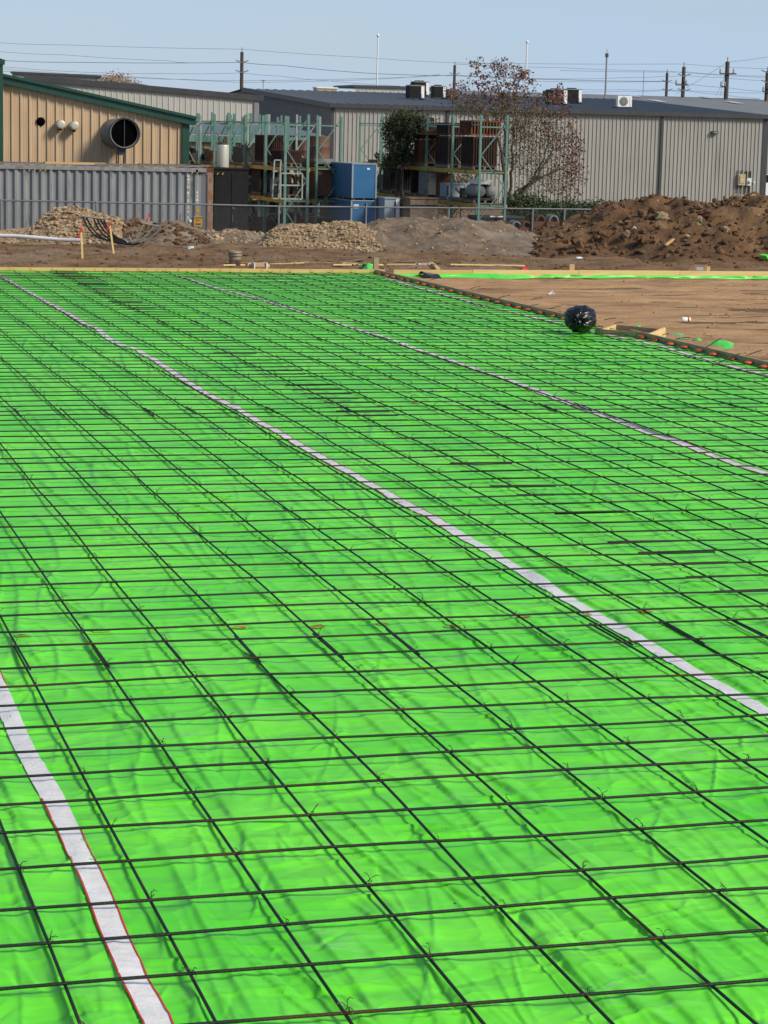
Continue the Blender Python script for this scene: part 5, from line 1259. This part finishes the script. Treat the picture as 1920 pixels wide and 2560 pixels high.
tree(1268, 82, LOT, [
      [(1266,470,0),(1264,400,0),(1262,330,.3),(1258,270,.4),(1246,215,.5),(1226,160,.5)], [(1275,480,0),(1280,420,.4),(1284,350,.8),(1290,290,1),(1292,230,1.2),(1300,190,1.2)],
      [(1290,490,0),(1330,450,-.3),(1358,400,-.5),(1374,330,-.4),(1376,290,-.2)], [(1300,492,.2),(1345,440,.5),(1380,380,.8),(1415,350,1),(1440,330,1)], [(1262,420,-.5),(1240,330,-.8),(1200,280,-1),(1170,255,-1)], [(1290,480,.3),(1360,440,.6),(1410,420,.5),(1430,450,.4)]],
     [(1225,165,62,34,60,'top'), (1262,200,76,46,110,'top'), (1300,205,42,42,70,'red'), (1240,240,64,32,70,'top'), (1165,228,56,34,80,'red'), (1150,262,40,24,35,'brn'), (1215,275,60,35,60,'brn'), (1290,280,74,52,170,'brn'), (1385,258,56,36,90,'red'), (1400,228,30,22,22,'red'),
      (1340,330,66,62,160,'brn'), (1290,370,46,66,100,'brn'), (1400,320,55,45,75,'red'), (1425,380,44,50,110,'red'), (1440,430,34,45,65,'red'), (1400,450,40,40,50,'brn'), (1345,430,56,56,90,'brn'), (1420,485,38,26,36,'red')],
     'tree', 'sparse multi-stemmed tree with reddish brown hanging leaves in front of the warehouse', 'tree',
     {'top': ('redleaf', 5, .06, .11, .62), 'red': ('redleaf', 5, .09, .10, .66), 'brn': ('brownleaf', 8, .16, .075, .9)}, 21, r0=.065, depth=1.7, hang=.05)
tree(1000, 84.5, LOT, [[(1000,480,0),(1004,420,0),(1006,360,0),(1000,320,0)], [(990,440,.2),(985,380,.3),(975,340,.3)]],
     [(1030,315,42,30,150,'g'), (985,330,26,34,80,'g'), (1070,325,22,30,40,'g'), (1000,370,30,34,90,'g'), (1010,292,30,12,50,'g'), (985,405,26,18,30,'g')],
     'bush', 'dark green bushy shrub growing up behind the rusty crates', 'bush', {'g': ('dkleaf', 26, .13, .09, 1.)}, 22, r0=.05, depth=.8)
tree(1360, 80, LOT, [[(1360,540,0),(1358,510,0)], [(1330,540,0),(1320,510,0)]],
     [(1330,520,55,25,110,'g'), (1300,508,30,20,60,'g'), (1390,528,60,18,110,'g'), (1460,524,60,14,100,'g'), (1360,545,80,20,110,'g'), (1510,520,30,9,35,'g')],
     'bush', 'low green bushes along the fence between the tree and the clay mound', 'bush', {'g': ('greenleaf', 24, .14, .085, 1.)}, 23, r0=.04, depth=1.0)
tree(1150, 86, LOT, [[(1150,480,0),(1150,440,0)]], [(1150,460,40,22,60,'g'), (1180,500,50,25,60,'g'), (1110,520,50,16,50,'g')], 'bush', 'olive shrub growing under the rusty crates behind the right rack', 'bush', {'g': ('brownleaf', 16, .14, .08, 1.)}, 24, r0=.03, depth=.8)
tree(300, 175, LOT, [[(300,260,0),(300,200,0)]], [(290,208,48,16,130,'g'), (260,212,22,12,40,'g')], 'tree', 'hazy bare brown tree top far behind the left roofs', 'tree', {'g': ('tanbush', 16, .25, .16, 1.)}, 25, r0=.12, depth=1.5)

# ------------------------------------------------------------------ things on the ground
def gz(x, y): return float(ground_h(x, y))
def onground(px, py, it=4):
    p = gp(px, py, -.2)
    for _ in range(it): p = gp(px, py, gz(p.x, p.y))
    return p
# survey stakes
def stake(px, py, px2, py2, label, m='woodbright', w_=.045, rib=True, z=None):
    p = onground(px, py) if z is None else gp(px, py, z); d = dcam(p.x, p.y); q_ = at(px2, py2, d); t = thing('survey_stake', label, 'stake', p, 'wooden survey stakes')
    MB().beam(p - Vector((0, 0, .1)), q_, w_, .02, Vector((0, 1, 0))).build('stick', M[m], t)
    if rib:
        MB().beam(q_ - Vector((0, .015, .06)), q_ + Vector((0, -.015, .02)), .055, .035, Vector((0, 1, 0))).build('ribbon_band', M['ribbon'], t)
        w = MB(); a = q_ - Vector((.02, .02, .05)); w.add([a, a + Vector((-.05, -.01, -.08)), a + Vector((-.09, -.01, -.17)), a + Vector((-.05, -.02, -.18)), a + Vector((-.015, -.02, -.09))], [(0, 1, 4), (1, 2, 3, 4)]); w.build('ribbon_tail', M['ribbon'], t)
stake(207, 655, 203, 572, 'leaning yellow survey stake with red ribbon at the end of the white pipe')
stake(286, 636, 274, 558, 'survey stake with red ribbon in front of the left conduit ends')
stake(371, 578, 373, 535, 'short survey stake with red ribbon in front of the right conduit ends', 'wooddark', z=.07)
stake(1360, 588, 1361, 550, 'bare wooden stake at the left foot of the clay mound', 'woodbright', rib=False)
# corner post and short stake
p = gp(965, 690, -.1); tag(MB().box((XB - .02, YB + .04, -.15), (XB + .09, YB + .13, .30)).build('corner_post', M['wooddark']), 'square wooden corner post where far and right boards meet', 'post')
xs_ = xon(1444, YB + .06); tag(MB().box((xs_ - .07, YB + .042, -.2), (xs_ + .05, YB + .08, .19)).build('short_stake', M['paper']), 'short orange-brown wooden stake behind the bright form board', 'stake')
# white pipe
a = at(203, 601, 61.6); b = at(-60, 588, 62.2)
tag(MB().tube([b, b.lerp(a, .4) + Vector((0, 0, .03)), b.lerp(a, .8) + Vector((0, 0, -.01)), a], .055, 10).build('white_pipe', M['white']), 'long white plastic pipe lying on the ground at the left', 'pipe')
# curved conduits
cg = thing('conduit_bundle', 'curved grey and black conduits tied into an upturned arc before the gravel pile', 'conduits', onground(325, 612))
dC = 61.2
arcs = [([(207,541),(218,566),(240,590),(265,600),(300,608),(325,611),(350,608)], 'black'), ([(216,543),(232,572),(255,594),(290,606),(320,610)], 'black'), ([(234,546),(248,575),(275,598),(310,608)], 'black'), ([(243,547),(258,574),(285,598),(318,609)], 'black'), ([(251,548),(268,576),(292,598),(325,610)], 'black'), ([(260,549),(266,565),(290,592),(330,610),(345,609)], 'black'),
        ([(290,604),(320,598),(345,585),(358,562),(357,560)], 'conduit'), ([(305,606),(335,604),(360,593),(378,575),(386,565)], 'conduit'), ([(315,609),(340,608),(370,598),(390,582),(400,568)], 'conduit')]
def spl(P, n=6):
    out = []
    for i in range(len(P) - 1):
        p0, p1, p2, p3 = P[max(i-1, 0)], P[i], P[i+1], P[min(i+2, len(P)-1)]
        for k in range(n):
            t = k/n; out.append(p1*.5*2 + ((p2 - p0)*t + (p0*2 - p1*5 + p2*4 - p3)*t*t + (p1*3 - p0 - p2*3 + p3)*t**3)*.5)
    return out + [P[-1]]
for k, (pl, m_) in enumerate(arcs): MB().tube(spl([at(x, y, dC + .12 * k) for x, y in pl]), .024, 6).build('conduit', M[m_], cg)
for pl in ([(206,541),(262,548)], [(355,558),(402,567)], [(258,596),(275,589)], [(322,593),(328,602)], [(312,599),(320,607)]): MB().tube([at(x, y, dC + .4) for x, y in pl], .026, 6).build('cross_tie', M['conduit'], cg)
# bucket
p = onground(587, 666); s_ = .37; t = thing('bucket', 'dirty grey plastic bucket standing behind the far form board', 'bucket', p)
MB().lathe(p, [(0, .0), (.130, .0), (.140, .24), (.160, .245), (.162, .275), (.148, .28), (.150, .30), (.164, .305), (.166, .33), (.152, .335), (.154, .365), (.146, .365), (.140, .20), (.125, .02), (0, .02)], 22).build('shell', M['bucket'], t)
MB().tube([p + Vector((.158*math.cos(a), -.158*abs(math.sin(a))*.3 - .16*math.sin(a)*.0, .30 - .10*math.sin(a))) for a in np.linspace(0, 3.14, 10)], .004, 5).build('handle', M['steelwire'], t)
# kraft paper bundle
def lump(name, label, cat, px0, px1, py0, py1, m, strap=False, D=.3):
    a = onground(px0, py1); d = dcam(a.x, a.y); b = at(px1, py1, d); top = at(px0, py0, d).z - a.z; t = thing(name, label, cat, (a + b) / 2)
    w = MB(); n = 8; vs = []; L = (b - a).length
    for i in range(n + 1):
        f = i / n; c = a.lerp(b, f); e = 1 - .35 * abs(2*f - 1) ** 4
        for k in range(10):
            an = 2*math.pi*k/10; vs.append(c + Vector((0, D/2*math.cos(an)*e, 0)) + FH * (D/2*math.cos(an)*0) + Vector((0, 0, top/2 + top/2*math.copysign(abs(math.sin(an)) ** .6, math.sin(an))*e + .012*float(vn(i*1.7, k*1.3, 3)))))
    w.add(vs, [(i*10+k, i*10+(k+1) % 10, (i+1)*10+(k+1) % 10, (i+1)*10+k) for i in range(n) for k in range(10)] + [tuple(range(10))[::-1], tuple(range(n*10, n*10+10))], False); w.build('bundle', M[m], t)
    if strap:
        for f in (.18, .82):
            c = a.lerp(b, f); MB().box((c.x - .012, c.y - D/2 - .01, c.z), (c.x + .012, c.y + D/2, c.z + top + .006)).build('strap', M['white'], t)
lump('paper_bundle', 'reddish kraft paper bundle with strap behind the far board, right of the bucket', 'bundle', 624, 672, 656, 675, 'paper', True)
lump('lumber_bundle', 'small brown strapped bundle right of the corner post', 'bundle', 1036, 1076, 657, 668, 'paper', True)
lump('scrap_block', 'brown wooden block lying right of the strapped bundle', 'block', 1078, 1086, 659, 672, 'wooddark')
# loose boards behind the far form
LB = [((565,661),(625,664),'pale strip of wood behind the paper bundle'), ((555,668),(625,667),'lower pale strip left of the paper bundle'), ((672,666),(760,662),'pale strip right of the paper bundle'), ((760,661),(895,664),'long pale strip behind the middle board'), ((830,667),(955,667),'long pale board left of the corner post'),
      ((845,662),(905,653),'thin tilted stick above the green film'), ((967,666),(1040,666),'pale board right of the corner post'), ((970,655),(1080,658),'reddish brown stick above the strapped bundle'), ((1125,666),(1310,669),'long pale board left of the pink ribbon'), ((1078,662),(1096,678),'short pale stick leaning on the right form board'), ((1150,663),(1312,665),'thin second board left of the pink ribbon'), ((520,652),(560,653),'thin stick left of the bucket')]
for (a, b, lab) in LB:
    A_ = onground(*a); B_ = onground(*b); A_.z += .05; B_.z += .05
    tag(MB().beam(A_, B_, .09, .03).build('loose_board', M['woodbright'] if 'pale' in lab else M['pallet']), lab, 'board', 'loose boards behind the far form')
# green film scraps
def film(pts_, label, h=.05, seed=1, name='film_scrap', z=None, m='scrapgreen'):
    P = [onground(x, y) for x, y in pts_]; n = len(P); w = MB(); c = sum(P, Vector()) / n; vs = [c + Vector((0, 0, h))]; q = random.Random(seed); m1 = []
    for ring, f in enumerate((.35, .7, 1.)):
        for k in range(n * 3):
            a = P[(k // 3) % n].lerp(P[(k // 3 + 1) % n], (k % 3) / 3); p_ = c.lerp(a, f); vs.append(p_ + Vector((0, 0, .01 + h * (1 - f ** 1.5) + q.uniform(-.3, .5) * h * (.8 if ring < 2 else .35))))
    N_ = n * 3; fs = [(0, 1 + k, 1 + (k + 1) % N_) for k in range(N_)] + [(1 + r_*N_ + k, 1 + (r_+1)*N_ + k, 1 + (r_+1)*N_ + (k + 1) % N_, 1 + r_*N_ + (k + 1) % N_) for r_ in (0, 1) for k in range(N_)]
    w.add(vs, fs, True); tag(w.build(name, M[m]), label, 'plastic film' if m == 'scrapgreen' else 'litter')
film([(898,672),(905,668),(930,668),(938,676),(918,678)], 'green film lump behind the far board left of the corner post', .12, 1)
film([(1767,860),(1800,852),(1832,858),(1838,872),(1815,876),(1782,868)], 'crumpled green film lying beyond the right board', .06, 2)
film([(1675,838),(1692,834),(1712,840),(1722,850),(1700,850)], 'small green film scrap beyond the board near the box form', .04, 3)
film([(1733,851),(1745,847),(1757,854),(1745,858)], 'tiny green film scrap between the other scraps beyond the right board', .035, 4)
film([(1588,830),(1600,824),(1606,832)], 'green film corner inside the wooden box form', .10, 5)
def onheap(px, py, d): return at(px, py, d)
def rag(px, py, d, s, label, m='scrapgreen', seed=1):
    q = random.Random(seed); c = at(px, py, d); w = MB(); n = 9; vs = [c + Vector((0, -.08, .02))]
    for k in range(n):
        a = 2*math.pi*k/n; vs.append(c + R0*(s*math.cos(a)*q.uniform(.5, 1.2)) + Vector((0, q.uniform(-.05, .05) , s*.7*math.sin(a)*q.uniform(.5, 1.2))))
    w.add(vs, [(0, 1+k, 1+(k+1) % n) for k in range(n)]); tag(w.build('rag', M[m]), label, 'litter')
rag(1741, 562, 64.0, .13, 'bright green rag caught in the clay mound', seed=2); rag(1912, 641, 60.6, .14, 'bright green scrap at the foot of the clay mound at the right edge', seed=3)
rag(1585, 570, 63.6, .07, 'small white scrap on the face of the clay mound', 'white', 4)
a, b = at(1664, 613, 62), at(1684, 598, 62.6); tag(MB().beam(a, b, .07, .04).build('broken_stick', M['wood']), 'short broken stick leaning on the clay mound', 'stick')
# big stones in mound
for k, (px, py, r_) in enumerate(((1655, 548, .30), (1773, 538, .32), (1605, 532, .12), (1565, 585, .16), (1605, 597, .16), (1630, 523, .12), (1745, 550, .18), (1440, 600, .22), (1448, 618, .2), (1815, 575, .18), (1700, 560, .15))):
    w = MB(); c = at(px, py, 65.0 - (py - 530) * .03); rock(w, (c.x, c.y, c.z), r_, 700 + k, .8); tag(w.build('boulder', M['clod'] if k % 3 else M['gravel']), '%s large stone from the left stuck in the clay mound' % ordw(sorted([1655,1773,1605,1565,1604,1630,1745,1440,1448,1815,1700]).index(px if px != 1605 or k == 2 else 1604) + 1), 'boulder', 'large stones in the clay mound')
# dark green film draped along the inside of the right far board
w = MB(); x0, x1 = xon(992, YB - .1), xon(1990, YB - .1); n = 180; G = []
for i in range(n):
    x = x0 + (x1 - x0) * i / (n - 1); row = []; u = (x - x0) / (x1 - x0); base = .02 + .05 * max(0, float(fbm(x*.8, 1, 5, 3))) + (.09 if u < .45 else 0) * max(0, .5 + float(vn(x*.9, 4, 9)))
    for v in np.linspace(0, 1, 6):
        y = YB - .01 - base * 2.2 * v - .03 * float(vn(x*3, v*3, 3)); z = -.045 + (gz(x, y) + .03 + .045) * sm(np.array(v * 1.1)) + .035 * float(vn(x*2.2, v*2, 8)) * math.sin(math.pi * v) * (2 if u < .28 else 1); row.append((x, y, float(z)))
    G.append(row)
w.grid(np.array(G)); tag(w.build('film_edge', M['scrapgreen']), 'strip of crumpled green film along the foot of the bright far boards', 'plastic film')
w = MB(); x0, x1 = xon(1064, YB - .3), xon(1106, YB - .3); G = []
for i in range(20):
    x = x0 + (x1 - x0)*i/19; G.append([(x, YB - .05 - v*.55, -.05 + .09*math.sin(math.pi*v)*(1 - .6*i/19) + .02*float(vn(x*5, v*4, 3)) - .05*v) for v in np.linspace(0, 1, 8)])
w.grid(np.array(G)); tag(w.build('black_plastic', M['bag']), 'black plastic sheet fold just right of the corner post', 'plastic film')
# cup, litter
p = onground(1716, 806); ax = Vector((1, -.25, .04)).normalized(); t = thing('paper_cup', 'white and red paper cup lying on the brown soil pad', 'cup', p)
MB().lathe(p + Vector((-.08, 0, .048)), [(0, .004), (.048, 0), (.046, .02), (.036, .145), (0, .146)], 18, ax).build('cup_body', M['white'], t)
MB().lathe(p + Vector((-.08, 0, .048)) + ax * .095, [(.0415, 0), (.0395, .025)], 18, ax).build('red_band', M['ribbon'], t)
MB().lathe(p + Vector((-.08, 0, .048)) - ax * .004, [(.049, 0), (.05, .008), (.045, .010), (.040, -.0), (0, .002)], 18, ax).build('rim', M['label'], t)
film([(1604,806),(1612,803),(1620,806),(1611,809)], 'flat white scrap on the soil pad near the bag', .02, 6, 'paper_scrap', m='white')
film([(1370,737),(1376,730),(1385,731),(1389,737),(1379,739)], 'white crumpled scrap at the left of the soil pad', .05, 7, 'paper_scrap', m='white')
film([(706,688),(708,676),(719,675),(721,689)], 'white paper caught on the far board right of the bundle', .06, 8, 'paper_scrap', m='white')
p = onground(1447, 649); MB_ = MB().lathe(p + Vector((-.09, 0, .035)), [(0, 0), (.033, .002), (.035, .06), (.035, .15), (.015, .19), (.015, .215), (0, .216)], 12, (1, .2, .05)).build('plastic_bottle', M['label']); tag(MB_, 'crushed clear plastic bottle on the rough soil below the mound', 'bottle')
film([(1203,626),(1214,621),(1222,626),(1212,629)], 'white scrap on the rough soil in the middle distance', .05, 9, 'paper_scrap', m='white')
film([(468,618),(484,616),(486,622),(470,624)], 'pale paper scraps on the rough soil left of the bucket', .03, 10, 'paper_scrap', m='label')
film([(1302,676),(1308,669),(1318,672),(1320,678)], 'pink ribbon scrap at the end of the pale boards', .06, 11, 'ribbon_scrap', m='ribbon')
# cardboard box
p = onground(1757, 684); d = dcam(p.x, p.y); x0, z1 = xz(1735, 655, p.y); x1 = xz(1763, 655, p.y)[0]; z0 = gz(p.x, p.y); x2 = xz(1782, 660, p.y)[0]
t = thing('cardboard_box', 'open cardboard box with a white label behind the bright form board', 'cardboard box', (p.x, p.y, z0))
cA, cB = Vector((x0, p.y, 0)), Vector((x1, p.y - .12, 0)); cC = Vector((x2, p.y + .14, 0)); cD = cA + cC - cB
def wall(a, b, z0_, z1_): return vplane(a, b, z0_, z1_, z0_, z1_, .006)
zt = z1 - .04
for a, b in ((cA, cB), (cB, cC), (cC, cD), (cD, cA)): wall(a, b, z0, zt).build('side', M['cardboard'], t)
MB().add([(cA.x, cA.y, zt), (cB.x, cB.y, zt), (cB.x + .02, cB.y - .05, zt + .04), (cA.x + .03, cA.y - .05, zt + .05)], [(0, 1, 2, 3)]).build('flap', M['paper'], t)
MB().add([(cB.x, cB.y, zt), (cC.x, cC.y, zt), (cC.x + .10, cC.y - .02, zt + .01), (cB.x + .13, cB.y - .04, zt + .02)], [(0, 1, 2, 3)]).build('flap', M['cardboard'], t)
MB().add([(cA.x - .01, cA.y, zt - .02), (cA.x - .11, cA.y + .05, z0 + .10), (cA.x - .11, cA.y + .05, z0), (cA.x - .01, cA.y, z0)], [(0, 1, 2, 3)]).build('flap', M['cardboard'], t)
l0, l1 = cA.lerp(cB, .20), cA.lerp(cB, .72); MB().add([(l0.x, l0.y - .004, z0 + .08), (l1.x, l1.y - .004, z0 + .08), (l1.x, l1.y - .004, zt - .08), (l0.x, l0.y - .004, zt - .08)], [(0, 1, 2, 3)]).build('label_sheet', M['label'], t)

# garbage bag: gathered knot facing the viewer, pleats radiating from it
pb = gp(1452, 834, .0); cb_ = pb + FH * .22 + Vector((0, 0, .215)); axb = (-FH * 1.0 + Vector((0, 0, -.18)) + R0 * -.18).normalized()
ub = axb.cross(Vector((0, 0, 1))).normalized(); vb = ub.cross(axb); n1, n2 = 56, 120; G = np.zeros((n1, n2 + 1, 3))
for i in range(n1):
    ph = math.pi * i / (n1 - 1)
    for k in range(n2 + 1):
        th = 2 * math.pi * (k % n2) / n2; cx_, sx_ = math.cos(th), math.sin(th)
        r = 1 + .035 * float(fbm(cx_*2.2 + 5, sx_*2.2 + ph*1.5, 301, 3)) * 1.7
        pl = abs(float(fbm(cx_*6 + 9, sx_*6, 305, 2))); front = math.exp(-(ph / .95) ** 2)
        r *= 1 - .27 * front * pl - .03 * abs(float(vn(cx_*5+ph, sx_*5 + ph*2, 317))) - .16 * math.exp(-(ph / .22) ** 2)
        r *= 1 - .05 * (1 - abs(float(vn(cx_*3 + ph*2.5, sx_*3, 311)))) ** 4
        q_ = axb * (math.cos(ph) * .275 * r) + ub * (math.sin(ph) * cx_ * .262 * r) + vb * (math.sin(ph) * sx_ * .222 * r)
        p = cb_ + q_; p.z = max(p.z, .004 + .0) if p.z > .03 else .004 + .02 * max(0, p.z + .02) * 0; G[i, k] = p
bagt = thing('garbage_bag', 'full shiny black garbage bag lying on the rebar at the right board', 'garbage bag', (cb_.x, cb_.y, 0))
MB().grid(G).build('sack', M['bag'], bagt)
kn = cb_ + axb * .235
MB().lathe(kn, [(.05, 0), (.022, .02), (.018, .03), (.035, .05), (.045, .075), (.02, .08)], 14, axb).build('knot', M['bag'], bagt)

# white van at the right edge behind the warehouse corner
Yv = 150.; xv0, zv1 = xz(1908, 437, Yv); vt = thing('van', 'white van parked beyond the warehouse corner, cut by the right edge', 'van', (xv0 + 1, Yv, LOT))
w = MB(); sec = [(0, .35), (.0, 1.1), (.06, 1.75), (.25, zv1 - LOT), (1.65, zv1 - LOT), (1.84, 1.75), (1.9, 1.1), (1.9, .35)]
vs = [(xv0 + a, Yv, LOT + b) for a, b in sec] + [(xv0 + a, Yv + 4.8, LOT + b) for a, b in sec]; n = len(sec)
w.add(vs, [tuple(range(n)), tuple(range(n, 2*n))[::-1]] + [(k, k + n, (k+1) % n + n, (k+1) % n) for k in range(n)]); w.build('body', M['white'], vt)
MB().box((xv0 + .25, Yv - .02, LOT + 1.25), (xv0 + 1.65, Yv - .003, LOT + 1.78)).build('rear_window', M['glass'], vt)
MB().box((xv0 - .02, Yv - .03, LOT + 1.32), (xv0 + .12, Yv + .15, LOT + 1.78)).build('side_window', M['glass'], vt)
for s in (0.0, 1.76): MB().box((xv0 - .03 + s, Yv - .05, LOT + .98), (xv0 + .15 + s, Yv + .08, LOT + 1.31)).build('tail_light', M['taillight'], vt)
for x in (xv0 + .02, xv0 + 1.70):
    for y in (Yv + .8, Yv + 3.8): MB().lathe((x, y, LOT + .33), [(0, 0), (.33, 0), (.34, .03), (.34, .17), (.33, .2), (0, .2)], 18, (1, 0, 0)).build('wheel', M['black'], vt)
